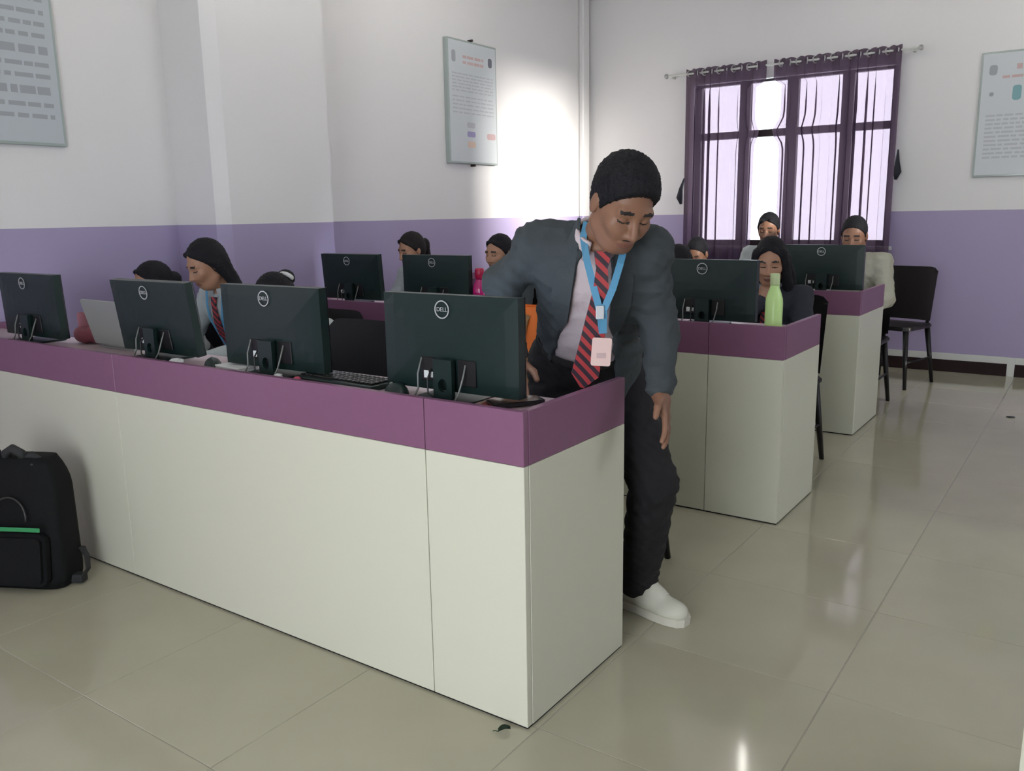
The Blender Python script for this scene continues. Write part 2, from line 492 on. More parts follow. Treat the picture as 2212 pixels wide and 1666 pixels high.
def curtain(name, label, x0, x1, pleats, edge, ties):
    w = x1 - x0; n = pleats * 20 + 1; nz = 34; z1 = 2.632; z0 = 0.86
    root = thing(name, label, 'curtain', ((x0 + x1) / 2, RY, z0), group='curtains on the far window')
    rnd = random.Random(name + label)
    ph = [rnd.uniform(-0.5, 0.5) for _ in range(pleats + 2)]; am = [rnd.uniform(0.6, 1.25) for _ in range(pleats + 2)]
    def fn(u, v):
        z = z1 + (z0 - z1) * v
        xx = x0 + w * u
        s = edge(z)
        xx += s * (u ** 3 if ties < 0 else (1 - u) ** 3)
        k = u * pleats; ki = int(min(k, pleats)); fr = k - ki
        a = am[ki] * (1 - fr) + am[min(ki + 1, pleats + 1)] * fr
        p = ph[ki] * (1 - fr) + ph[min(ki + 1, pleats + 1)] * fr
        amp = 0.032 * (0.8 + 0.25 * v) * (1 + (a - 1) * v)
        y = RY - 0.002 + amp * math.sin(2 * math.pi * k + p * v * 1.2)
        xx += (0.004 + 0.046 * max(0.0, a - 0.72)) * min(1, 0.35 + v * 3) * math.sin(4 * math.pi * k + p)
        z += 0.006 * math.cos(4 * math.pi * k) * (1 if v < 0.03 else 0)
        return V((xx, y, z)) - V(root.location)
    bm = BM(); grid(bm, fn, n, nz); obj('cloth', bm, CURT, root, smooth=True)
    for k in range(pleats * 2):
        xx = x0 + w * (k + 0.5) / (pleats * 2) - root.location.x
        bm = BM(); tb_ = bmesh.new()
        pts = [(0.026 * math.cos(a), 0, 0.026 * math.sin(a)) for a in [2 * math.pi * q / 14 for q in range(15)]]
        tube(tb_, pts, 0.006, 6, False)
        sl = 0.55 if k % 2 else -0.55
        merge(bm, tb_, Matrix.Rotation(math.pi / 2 + sl, 3, 'Z'), V((xx, -0.002, RZ + 0.02 - z0)))
        obj('eyelet', bm, M['alu'], root, smooth=True)
    # tie band hanging from its hook at the outer edge
    xt = (x1 if ties > 0 else x0) - root.location.x + (0.015 if ties > 0 else -0.025)
    zt = (1.70 if ties > 0 else 1.54) - z0
    bm = BM(); tube(bm, [(xt - 0.004 * ties, 0.05, zt + 0.12), (xt + 0.006 * ties, 0.0, zt + 0.02), (xt + 0.014 * ties, -0.01, zt - 0.06), (xt, 0.0, zt - 0.12)], [0.006, 0.018, 0.03, 0.012], 10)
    obj('tie_band', bm, M['shirtd'], root, smooth=True)
    return root
def edge_l(z):   # right edge of the left panel
    return 0.055 if z > 2.42 else -0.03 + 0.04 * math.exp(-((z - 2.03) / 0.07) ** 2)
def edge_r(z):   # left edge of the right panel
    return -0.03 if z > 2.42 else 0.04 - 0.07 * math.exp(-((z - 2.03) / 0.08) ** 2)
curtain('window_curtain', 'narrower sheer purple curtain panel left of the bright window gap', -2.245, -1.545, 5, edge_l, -1)
curtain('window_curtain', 'wider sheer purple curtain panel right of the bright window gap', -1.40, -0.392, 7, edge_r, 1)

# ------------------------------------------------------------------ ceiling tube lights
def tube_light(x, y, label, rz=0.0):
    t = thing('tube_light', label, 'ceiling light', (x, y, ZC - 0.002), rz, group='ceiling tube lights')
    bm = BM(); boxr(bm, -0.03, 0.03, -0.62, 0.62, -0.045, 0, 0.004); obj('fixture', bm, M['tubecase'], t)
    bm = BM(); tube(bm, [(0, -0.58, -0.062), (0, 0.58, -0.062)], 0.016, 12); obj('tube', bm, M['tube'], t, smooth=True)
    for s in (-1, 1):
        bm = BM(); boxr(bm, -0.018, 0.018, 0.58 * s - 0.02, 0.58 * s + 0.02, -0.082, -0.04, 0.003); obj('end_cap', bm, M['tubecase'], t)
tube_light(-0.93, 4.50, 'lit ceiling tube light nearest the curtained window', math.radians(20))
tube_light(-0.45, 0.25, 'lit ceiling tube light above the standing person')
tube_light(-2.3, 1.5, 'added unseen ceiling tube light above the left end of the front desk')  # extra lamp, added to lift the left wall and second desk
tube_light(-2.3, 3.4, 'added unseen ceiling tube light above the left end of the third desk')  # extra unseen lamp, put in to brighten the rear walls
tube_light(1.1, 5.15, 'added unseen ceiling tube light brightening the right end of the back wall', math.pi / 2)  # unseen lamp added only to brighten the back wall on the right
tube_light(0.3, -1.9, 'lit ceiling tube light behind the camera near the doorway')

# ------------------------------------------------------------------ desks
def desk(label, x1, y0, depth, x0, seams, group='computer desks in rows'):
    t = thing('computer_desk', label, 'desk', (x1, y0, 0), group=group)
    w = x1 - x0; hb = 0.141; th = 0.022; g = 0.0012
    cuts = [0.0, *[s - x1 for s in seams], -w]
    for a, b in zip(cuts[:-1], cuts[1:]):
        bm = BM(); boxr(bm, b + g, a - g, 0, th, 0.006, H - hb - 0.0012, 0.0012); obj('front_panel', bm, M['white'], t)
        bm = BM(); boxr(bm, b + g, a - g, 0, th, H - hb, H, 0.0012); obj('front_fascia', bm, M['purple'], t)
    for s in (0, -1):
        xa, xb = (-th, 0.0) if s == 0 else (-w, -w + th)
        bm = BM(); boxr(bm, xa, xb, th + g, depth, 0.006, H - hb - 0.0012, 0.0012); obj('end_panel', bm, M['white'], t)
        bm = BM(); boxr(bm, xa, xb, th + g, depth, H - hb, H, 0.0012); obj('end_fascia', bm, M['purple'], t)
    bm = BM(); boxr(bm, -w + th + g, -th - g, th + g, 0.29, SHELF - 0.022, SHELF, 0.001); obj('monitor_shelf', bm, M['shelf'], t)
    bm = BM(); boxr(bm, -w + th + g, -th - g, 0.18, depth - 0.02, 0.70, 0.72, 0.001); obj('keyboard_shelf', bm, M['shelf'], t)
    bm = BM(); boxr(bm, -w + th + g, -th - g, 0.18, 0.198, 0.725, SHELF - 0.024, 0.001); obj('riser', bm, M['shelf'], t)
    bm = BM()
    boxr(bm, -w + 0.004, -0.004, 0.004, 0.03, 0, 0.0055); boxr(bm, -0.02, -0.003, 0.03, depth - 0.004, 0, 0.0055); boxr(bm, -w + 0.003, -w + 0.02, 0.03, depth - 0.004, 0, 0.0055)
    obj('foot_strip', bm, M['dark'], t)
    return t
desk('long white panelled desk with mauve fascia nearest the camera', 0.0, 0.0, 0.537, -3.33, [-0.325, -1.83])
desk('second row white desk with mauve fascia behind the standing person', 0.066, 1.8455, 0.532, -2.95, [-0.268, -1.62])
desk('third row white desk with mauve fascia nearest the window', -0.031, 3.5756, 0.625, -3.33, [-0.36, -1.86])
desk('white desk across the aisle at the right edge', 2.6, 0.0, 0.537, 1.103, [1.45], group='computer desks in rows')

# ------------------------------------------------------------------ monitors
MW, MH = 0.472, 0.270
def text_mesh(s, size):
    cu = bpy.data.curves.new('t', 'FONT'); cu.body = s; cu.size = size; cu.align_x = 'CENTER'; cu.align_y = 'CENTER'; cu.extrude = 0.0006
    ob = bpy.data.objects.new('t', cu); COL.objects.link(ob)
    me = bpy.data.meshes.new_from_object(ob)
    bpy.data.objects.remove(ob)
    return me
LOGO_TXT = text_mesh('DELL', 0.0172)
LOGO_TXT.materials.append(M['logo'])

def make_monitor():
    """local: origin on the shelf under the stand, back faces -Y"""
    t = thing('computer_monitor', 'x', 'monitor')
    zc = 0.024 + MH / 2
    # shell: thin at the rim, bulging to the middle at the back
    bm = BM(); nu, nv = 13, 9
    def back(u, v):
        x = (u - 0.5) * MW; z = (v - 0.5) * MH
        e = min(1, min(u, 1 - u) / 0.30) ; f = min(1, min(v, 1 - v) / 0.45)
        d = 0.024 + 0.008 * (min(e, f) ** 0.6)
        return V((x, -d, zc + z))
    vv = grid(bm, back, nu, nv)
    fr = [[bm.verts.new((a.co.x, 0.006, a.co.z)) for a in col_] for col_ in vv]
    for i in range(nu - 1):
        for j in range(nv - 1):
            bm.faces.new((fr[i][j], fr[i][j+1], fr[i+1][j+1], fr[i+1][j]))
    for i in range(nu - 1):
        bm.faces.new((vv[i][0], fr[i][0], fr[i+1][0], vv[i+1][0])); bm.faces.new((vv[i+1][-1], fr[i+1][-1], fr[i][-1], vv[i][-1]))
    for j in range(nv - 1):
        bm.faces.new((vv[0][j+1], fr[0][j+1], fr[0][j], vv[0][j])); bm.faces.new((vv[-1][j], fr[-1][j], fr[-1][j+1], vv[-1][j+1]))
    bmesh.ops.recalc_face_normals(bm, faces=bm.faces)
    obj('back_shell', bm, M['black'], t)
    bm = BM()
    for x0, x1, z0, z1 in ((-MW/2, MW/2, -MH/2, -MH/2 + 0.018), (-MW/2, MW/2, MH/2 - 0.012, MH/2), (-MW/2, -MW/2 + 0.012, -MH/2 + .018, MH/2 - .012), (MW/2 - 0.012, MW/2, -MH/2 + .018, MH/2 - .012)):
        boxr(bm, x0, x1, 0.0065, 0.012, zc + z0, zc + z1, 0.001)
    obj('bezel', bm, M['blackg'], t)
    bm = BM(); boxr(bm, -MW/2 + 0.012, MW/2 - 0.012, 0.0065, 0.009, zc - MH/2 + 0.018, zc + MH/2 - 0.012); obj('screen', bm, M['screen'], t)
    # recessed port bay at the lower middle of the back
    bm = BM(); boxr(bm, -0.095, -0.037, -0.0345, -0.026, 0.05, 0.118, 0.002); obj('port_bay', bm, M['dark'], t)
    bm = BM(); boxr(bm, 0.037, 0.10, -0.0345, -0.026, 0.045, 0.118, 0.002); obj('port_bay', bm, M['dark'], t)
    bm = BM(); boxr(bm, -0.083, -0.065, -0.037, -0.0347, 0.058, 0.079, 0.001); obj('port_label', bm, M['label'], t)
    bm = BM(); boxr(bm, -0.058, -0.046, -0.037, -0.0347, 0.060, 0.077, 0.001); obj('port_label', bm, M['label'], t)
    # stand neck with an oval cable hole
    bm = BM(); n = 28; nw, z0, z1, hz, hr, hv = 0.033, 0.008, 0.118, 0.045, 0.0155, 0.019
    def outer(a):
        c, s = math.cos(a), math.sin(a)
        k = min(nw / abs(c) if abs(c) > 1e-6 else 9, ((z1 - hz) if s > 0 else (hz - z0)) / abs(s) if abs(s) > 1e-6 else 9)
        return (k * c, hz + k * s)
    rf, rb = [], []
    angs = sorted({2 * math.pi * k / n for k in range(n)} | {math.atan2(z1 - hz, nw), math.pi - math.atan2(z1 - hz, nw), math.pi + math.atan2(hz - z0, nw), 2 * math.pi - math.atan2(hz - z0, nw)})
    n = len(angs)
    def rg(y, f): return [bm.verts.new((f(a)[0], y, f(a)[1])) for a in angs]
    inner = lambda a: (hr * math.cos(a), hz + hv * math.sin(a))
    o0, i0_, o1, i1_ = rg(-0.056, outer), rg(-0.056, inner), rg(-0.042, outer), rg(-0.042, inner)
    for k in range(n):
        q = (k + 1) % n
        bm.faces.new((o0[k], i0_[k], i0_[q], o0[q])); bm.faces.new((o1[k], o1[q], i1_[q], i1_[k]))
        bm.faces.new((o0[k], o0[q], o1[q], o1[k])); bm.faces.new((i0_[k], i1_[k], i1_[q], i0_[q]))
    bmesh.ops.recalc_face_normals(bm, faces=bm.faces)
    boxr(bm, -0.027, 0.027, -0.044, -0.030, 0.07, 0.118, 0.002)
    obj('stand_neck', bm, M['black'], t)
    bm = BM(); rounded_slab(bm, 0.20, 0.15, 0.008, 0.03, R=Matrix.Rotation(math.pi / 2, 3, 'X'), T=V((0, 0.005, 0.004))); obj('stand_base', bm, M['black'], t)
    # round emblem
    bm = BM(); cx, cz_, yy = -0.012, 0.024 + MH - 0.040, -0.0333
    k = 36; rr = [(0.0255, yy), (0.0255, yy - 0.0012), (0.0222, yy - 0.0012), (0.0222, yy)]
    rings = [[bm.verts.new((cx + r * math.cos(2*math.pi*q/k), y, cz_ + r * math.sin(2*math.pi*q/k))) for q in range(k)] for r, y in rr]
    for a in range(3):
        for q in range(k): bm.faces.new((rings[a][q], rings[a][(q+1) % k], rings[a+1][(q+1) % k], rings[a+1][q]))
    lg = obj('emblem_ring', bm, M['logo'], t)
    lt = bpy.data.objects.new('emblem_letters', LOGO_TXT); link(lt, lg, (cx, yy - 0.0004, cz_)); lt.rotation_euler = (math.pi / 2, 0, 0)
    # cables
    for pts, mm in (([(-0.092, -0.033, 0.115), (-0.094, -0.05, 0.07), (-0.09, -0.055, 0.03), (-0.10, -0.06, 0.006)], 'greycable'),
                    ([(-0.055, -0.036, 0.085), (-0.052, -0.058, 0.06), (-0.05, -0.06, 0.02), (-0.03, -0.055, 0.006)], 'cable'),
                    ([(0.066, -0.034, 0.105), (0.068, -0.05, 0.07), (0.06, -0.06, 0.03), (0.052, -0.075, 0.004)], 'greycable')):
        bm = BM(); tube(bm, pts, 0.0028, 6); obj('cable', bm, M[mm], t, smooth=True)
    return t
mon = make_monitor()
MON = [ # x, y, yaw deg, tilt deg, label
    (-0.335, 0.150, 0, 0, 'large black monitor back with bright round emblem beside the standing person'),
    (-1.082, 0.150, 1, 1, 'black monitor back on front desk in front of a bowed head with white scrunchie'),
    (-1.742, 0.155, 0, 7, 'black monitor back tilted on front desk before the silver laptop'),
    (-2.670, 0.155, 0, 2, 'black monitor back at the far left picture edge on front desk'),
    (-2.595, 2.005, 0, 4, 'black monitor back on second desk farthest left, by the wall pier'),
    (-1.932, 2.000, 0, 1, 'black monitor back on second desk beside the magenta bottle'),
    (-0.345, 2.000, 0, 0, 'black monitor back on second desk beside the lime green bottle'),
    (-0.295, 3.735, 0, 0, 'black monitor back on third desk before the person in beige shirt'),
]
for k, (x, y, yaw, tilt, lab) in enumerate(MON):
    o = mon if k == 0 else copy_tree(mon)
    o.location = (x, y, SHELF)
    o.rotation_euler = (0, 0, math.radians(yaw))
    o['label'] = lab; o['group'] = 'computer monitors on the desks'
    if tilt:
        for ch in o.children:
            if ch.name.split('.')[0] not in ('stand_base', 'stand_neck', 'cable'):
                ch.rotation_euler = (math.radians(tilt), 0, 0)
                ch.location = V((0, 0, 0.1)) - Matrix.Rotation(math.radians(tilt), 3, 'X') @ V((0, 0, 0.1))

# ------------------------------------------------------------------ chairs
def make_chair():
    t = thing('lab_chair', 'x', 'chair')
    def back(u, v):
        x = (u - 0.5) * (0.40 + 0.02 * v); z = 0.49 + 0.41 * v
        c = (u - 0.5) * 2
        top = 0.035 * max(0, (abs(c) - 0.75) / 0.25) ** 2 * (1 if v > 0.9 else 0)
        return V((x, 0.19 + 0.055 * v - 0.03 * c * c, z - top))
    bm = BM(); vv = grid(bm, back, 15, 10)
    bmesh.ops.solidify(bm, geom=bm.faces[:], thickness=0.018)
    bmesh.ops.recalc_face_normals(bm, faces=bm.faces)
    obj('backrest', bm, M['chair'], t, smooth=False)
    bm = BM(); rounded_slab(bm, 0.43, 0.43, 0.03, 0.07, bev=0.008, R=Matrix.Rotation(math.pi / 2, 3, 'X'), T=V((0, 0.0, 0.455))); obj('seat', bm, M['chair'], t)
    for sx in (-1, 1):
        for sy in (-1, 1):
            bm = BM(); tube(bm, [(0.175 * sx, 0.175 * sy, 0.44), (0.215 * sx, 0.215 * sy + (0.02 if sy > 0 else 0), 0.0)], [0.021, 0.013], 10); obj('leg', bm, M['chairm'], t, smooth=True)
        bm = BM(); tube(bm, [(0.165 * sx, 0.175, 0.44), (0.17 * sx, 0.198, 0.52), (0.175 * sx, 0.212, 0.66)], [0.014, 0.013, 0.010], 8); obj('back_upright', bm, M['chairm'], t, smooth=True)
        bm = BM(); tube(bm, [(0.197 * sx, -0.197, 0.20), (0.197 * sx, 0.205, 0.20)], 0.008, 8); obj('stretcher', bm, M['chairm'], t, smooth=True)
    return t
ch0 = make_chair()
CHAIRS = [
    (-0.395, 1.03, 0, 'black chair pushed behind the standing person at the front desk'),
    (-1.555, 0.80, 0, 'empty black chair with rounded back seen between two front desk monitors'),
    (-0.265, 2.745, 0, 'black chair with thin splayed legs at the aisle end of the second desk'),
    (-0.275, 4.47, 0, 'black chair under the person in the beige shirt'),
    (-0.185, 5.41, -15, 'empty dark chair standing against the back wall below the window'),
    (-2.475, 1.02, 0, 'chair under the long haired person at the front desk'),
    (-2.015, 1.06, 0, 'chair under the bowed person behind the second front monitor'),
    (-2.98, 1.06, 0, 'chair under the person by the left wall at the front desk'),
    (-2.88, 2.92, 0, 'chair under the person with ponytail at the second desk'),
    (-2.12, 2.92, 0, 'chair under the second desk person beside the magenta bottle'),
    (-0.80, 2.86, 0, 'chair under the bowed person at the second desk'),
    (-1.50, 4.72, 0, 'chair under the third row person left of the window gap'),
    (-0.97, 4.82, 0, 'chair under the third row person below the window gap'),
]
for k, (x, y, a, lab) in enumerate(CHAIRS):
    o = ch0 if k == 0 else copy_tree(ch0)
    o.location = (x, y, 0); o.rotation_euler = (0, 0, math.radians(a))
    o['label'] = lab; o['group'] = 'black lab chairs'

# ------------------------------------------------------------------ wall posters
def poster(label, loc, rz, w, h, th, sheet, kind):
    """local: centre on the wall, faces -Y"""
    t = thing('wall_poster', label, 'poster', loc, rz, group='framed wall charts')
    bm = BM(); box(bm, (0, -th / 2, 0), (w, th, h), 0.003); obj('board', bm, M['acryl'], t)
    bm = BM(); box(bm, (0, -th - 0.0008, 0), (w - 0.03, 0.001, h - 0.03)); sh = obj('printed_sheet', bm, M[sheet], t)
    y = -th - 0.0016
    rnd = random.Random(label)
    def words(name, x0, x1, z0, z1, rows, fill, m):
        bm = BM(); dz = (z1 - z0) / rows
        for r in range(rows):
            x = x0; zc = z1 - (r + 0.5) * dz
            while x < x1 - 0.01:
                lw = min(rnd.uniform(0.03, 0.09), x1 - x)
                box(bm, (x + lw / 2, y, zc), (lw, 0.0006, dz * fill)); x += lw + rnd.uniform(0.008, 0.018)
        obj(name, bm, M[m], sh)
    def blot(name, x, z, sx, sz, m):
        bm = BM(); rounded_slab(bm, sx, sz, 0.0008, min(sx, sz) * 0.35, T=V((x, y, z))); obj(name, bm, M[m], sh)
    if kind == 'far_left':
        blot('crest', -w*.38, h*.36, 0.05, 0.09, 'ink'); blot('crest', w*.36, h*.36, 0.055, 0.075, 'inkd')
        words('title_lines', -w*.20, w*.22, h*.30, h*.39, 2, 0.5, 'inkr')
        words('text_lines', -w*.42, w*.42, h*.08, h*.24, 6, 0.45, 'ink2')
        words('text_lines', -w*.42, w*.42, -h*.10, h*.06, 5, 0.35, 'ink2')
        blot('diagram_block', -w*.06, -h*.18, 0.11, 0.045, 'ink2'); blot('diagram_block', -w*.06, -h*.255, 0.11, 0.045, 'inkp'); blot('diagram_block', -w*.06, -h*.34, 0.11, 0.05, 'inko'); blot('diagram_block', w*.36, -h*.26, 0.12, 0.05, 'inkr')
    elif kind == 'right':
        blot('crest', -w*.385, h*.355, 0.055, 0.075, 'ink')
        words('title_lines', -w*.18, w*.3, h*.34, h*.40, 1, 0.7, 'inkr'); words('title_lines', -w*.30, w*.25, h*.28, h*.31, 1, 0.7, 'inkr')
        blot('diagram_block', -w*.385, h*.165, 0.03, 0.03, 'ink'); blot('diagram_block', -w*.16, h*.165, 0.06, 0.11, 'inkt'); blot('diagram_block', w*.04, h*.19, 0.12, 0.13, 'inky'); blot('diagram_block', w*.04, h*.085, 0.10, 0.035, 'inkd'); blot('diagram_block', w*.30, h*.165, 0.08, 0.10, 'inkt')
        words('text_lines', -w*.42, w*.42, -h*.36, h*.01, 11, 0.45, 'ink2')
    else:
        z = h * .44
        for big in (1, 1, 0, 1, 0, 0, 0, 1, 0, 0, 1, 0, 0):
            dz = 0.062 if big else 0.034
            words('text_lines', -w*.45, w*.44, z - dz, z, 1, 0.62, 'ink'); z -= dz + 0.021
    for sx, sz in ((0, h/2 + 0.012), (0, -h/2 - 0.012)):
        bm = BM(); tube(bm, [(sx, 0, sz), (sx, -th - 0.004, sz)], 0.010, 10); obj('stud', bm, M['frame'], t)
    return t
poster('large pale wall chart cut off at the top left picture edge', (XL, 0.335, 2.24), math.pi / 2, 0.80, 1.02, 0.025, 'sheetb', 'near')
poster('white wall chart with small coloured blocks between pier and sunlit patch', (XL, 4.18, 2.253), math.pi / 2, 0.66, 0.965, 0.042, 'sheet', 'far_left')
poster('white wall chart with yellow and teal pictures right of the window', (0.555, YB, 2.045), 0.0, 0.76, 0.935, 0.022, 'sheet', 'right')

# ------------------------------------------------------------------ people: smooth implicit surfaces meshed by surface nets
def nv(a): a = np.asarray(a, float); return a / np.linalg.norm(a)
def cap(a, b, ra, rb=None): return ('cap', np.asarray(a, float), np.asarray(b, float), ra, ra if rb is None else rb)
def ell(c, r, R=None): return ('ell', np.asarray(c, float), np.asarray(r, float), np.eye(3) if R is None else np.asarray(R, float))
def loft(a, b, lat, secs): return ('loft', np.asarray(a, float), np.asarray(b, float), np.asarray(lat, float), secs)
def half(p, n): return ('half', np.asarray(p, float), nv(n))

def bounds(p):
    if p[0] == 'cap':
        r = max(p[3], p[4]); return np.minimum(p[1], p[2]) - r, np.maximum(p[1], p[2]) + r
    if p[0] == 'ell':
        r = np.abs(p[3].T) @ p[2]; return p[1] - r, p[1] + r
    if p[0] == 'loft':
        r = max(max(s[1], s[2]) for s in p[4]); return np.minimum(p[1], p[2]) - r, np.maximum(p[1], p[2]) + r

def dist(p, X, Y, Z):
    if p[0] == 'cap':
        a, b = p[1], p[2]; d = b - a; L2 = max(d @ d, 1e-9)
        x, y, z = X - a[0], Y - a[1], Z - a[2]
        t = np.clip((x * d[0] + y * d[1] + z * d[2]) / L2, 0, 1)
        return np.sqrt((x - t * d[0]) ** 2 + (y - t * d[1]) ** 2 + (z - t * d[2]) ** 2) - (p[3] + (p[4] - p[3]) * t)
    if p[0] == 'ell':
        x, y, z = X - p[1][0], Y - p[1][1], Z - p[1][2]; R, r = p[3], p[2]
        q = [(R[k, 0] * x + R[k, 1] * y + R[k, 2] * z) for k in range(3)]
        k0 = np.sqrt(sum((q[k] / r[k]) ** 2 for k in range(3)))
        k1 = np.sqrt(sum((q[k] / r[k] ** 2) ** 2 for k in range(3))) + 1e-6
        return k0 * (k0 - 1) / k1
    if p[0] == 'loft':
        a, b = p[1], p[2]; ax = b - a; L = np.linalg.norm(ax); ax = ax / L
        la = p[3] - ax * (p[3] @ ax); la = la / np.linalg.norm(la); fr = np.cross(ax, la)
        x, y, z = X - a[0], Y - a[1], Z - a[2]
        t = x * ax[0] + y * ax[1] + z * ax[2]
        u = x * la[0] + y * la[1] + z * la[2]; v = x * fr[0] + y * fr[1] + z * fr[2]
        ts = [s[0] * L for s in p[4]]; tc = np.clip(t, ts[0], ts[-1])
        w = np.interp(tc, ts, [s[1] for s in p[4]]); d = np.interp(tc, ts, [s[2] for s in p[4]])
        k0 = np.sqrt((u / w) ** 2 + (v / d) ** 2); k1 = np.sqrt((u / w ** 2) ** 2 + (v / d ** 2) ** 2) + 1e-6
        e = k0 * (k0 - 1) / k1
        o = np.maximum(ts[0] - t, t - ts[-1])
        return np.maximum(e, o)
    if p[0] == 'half':
        return (X - p[1][0]) * p[2][0] + (Y - p[1][1]) * p[2][1] + (Z - p[1][2]) * p[2][2]

def axis(lo, hi, h, fine):
    xs = [lo]
    while xs[-1] < hi:
        st = h
        for c, r, hf in fine:
            if c - r - st < xs[-1] < c + r: st = min(st, hf)
        xs.append(xs[-1] + st)
    return np.array(xs)

def sdf_mesh(ops, h=0.009, fine=()):
    """ops: list of (kind, prim, k); kind 'add' | 'sub' | 'cut' (cut keeps the negative side of a half space)"""
    bb = [bounds(p) for kd, p, k in ops if kd == 'add']
    lo = np.min([b[0] for b in bb], 0) - 0.02; hi = np.max([b[1] for b in bb], 0) + 0.02
    ax = [axis(lo[i], hi[i], h, [(c[i], r, hf) for c, r, hf in fine]) for i in range(3)]
    F = np.full([len(a) for a in ax], 0.3, np.float32)
    for kd, p, k in ops:
        if kd == 'cut':
            F = np.maximum(F, dist(p, ax[0][:, None, None], ax[1][None, :, None], ax[2][None, None, :]).astype(np.float32)); continue
        b0, b1 = bounds(p); mg = k * 1.5 + 0.03
        sl = tuple(slice(max(0, np.searchsorted(ax[i], b0[i] - mg) - 1), np.searchsorted(ax[i], b1[i] + mg) + 1) for i in range(3))
        D = dist(p, ax[0][sl[0]][:, None, None], ax[1][sl[1]][None, :, None], ax[2][sl[2]][None, None, :]).astype(np.float32)
        A = F[sl]
        if kd == 'add':
            if k > 0:
                hh = np.clip(0.5 + 0.5 * (D - A) / k, 0, 1); F[sl] = D + (A - D) * hh - k * hh * (1 - hh)
            else: F[sl] = np.minimum(A, D)
        else:
            B = -D
            if k > 0:
                hh = np.clip(0.5 - 0.5 * (B - A) / k, 0, 1); F[sl] = B + (A - B) * hh + k * hh * (1 - hh)
            else: F[sl] = np.maximum(A, B)
    return surface_net(F, ax)

def surface_net(F, ax):
    S = F < 0; nx, ny, nz = F.shape
    c = np.zeros((nx - 1, ny - 1, nz - 1), np.int8)
    for dx in (0, 1):
        for dy in (0, 1):
            for dz in (0, 1):
                c += S[dx:nx - 1 + dx, dy:ny - 1 + dy, dz:nz - 1 + dz]
    act = (c > 0) & (c < 8)
    I = np.argwhere(act)
    idx = np.full(act.shape, -1, np.int64); idx[act] = np.arange(len(I))
    P = np.zeros((len(I), 3)); N = np.zeros(len(I))
    corners = [(0,0,0),(1,0,0),(0,1,0),(1,1,0),(0,0,1),(1,0,1),(0,1,1),(1,1,1)]
    val = np.stack([F[I[:,0]+a, I[:,1]+b, I[:,2]+d] for a, b, d in corners], 1).astype(float)
    pos = np.stack([np.stack([ax[0][I[:,0]+a], ax[1][I[:,1]+b], ax[2][I[:,2]+d]], 1) for a, b, d in corners], 1)
    for a, b in ((0,1),(2,3),(4,5),(6,7),(0,2),(1,3),(4,6),(5,7),(0,4),(1,5),(2,6),(3,7)):
        va, vb = val[:, a], val[:, b]; mk = (va < 0) != (vb < 0)
        t = np.where(mk, va / np.where(mk, va - vb, 1), 0)
        P += np.where(mk[:, None], pos[:, a] + (pos[:, b] - pos[:, a]) * t[:, None], 0); N += mk
    P /= N[:, None]
    Q = []
    for d in range(3):
        e, g = [(1, 2), (2, 0), (0, 1)][d]
        A = S; lo = [slice(None)] * 3; hi = [slice(None)] * 3
        lo[d] = slice(0, -1); hi[d] = slice(1, None)
        for q in (e, g): lo[q] = slice(1, -1); hi[q] = slice(1, -1)
        a, b = S[tuple(lo)], S[tuple(hi)]
        for flip, mk in ((0, a & ~b), (1, ~a & b)):
            J = np.argwhere(mk)
            if not len(J): continue
            J[:, e] += 1; J[:, g] += 1
            def at(oe, og):
                K = J.copy(); K[:, e] -= oe; K[:, g] -= og
                return idx[K[:, 0], K[:, 1], K[:, 2]]
            q = np.stack([at(1, 1), at(0, 1), at(0, 0), at(1, 0)], 1)
            if flip: q = q[:, ::-1]
            Q.append(q)
    Q = np.concatenate(Q); Q = Q[(Q >= 0).all(1)]
    return P, Q

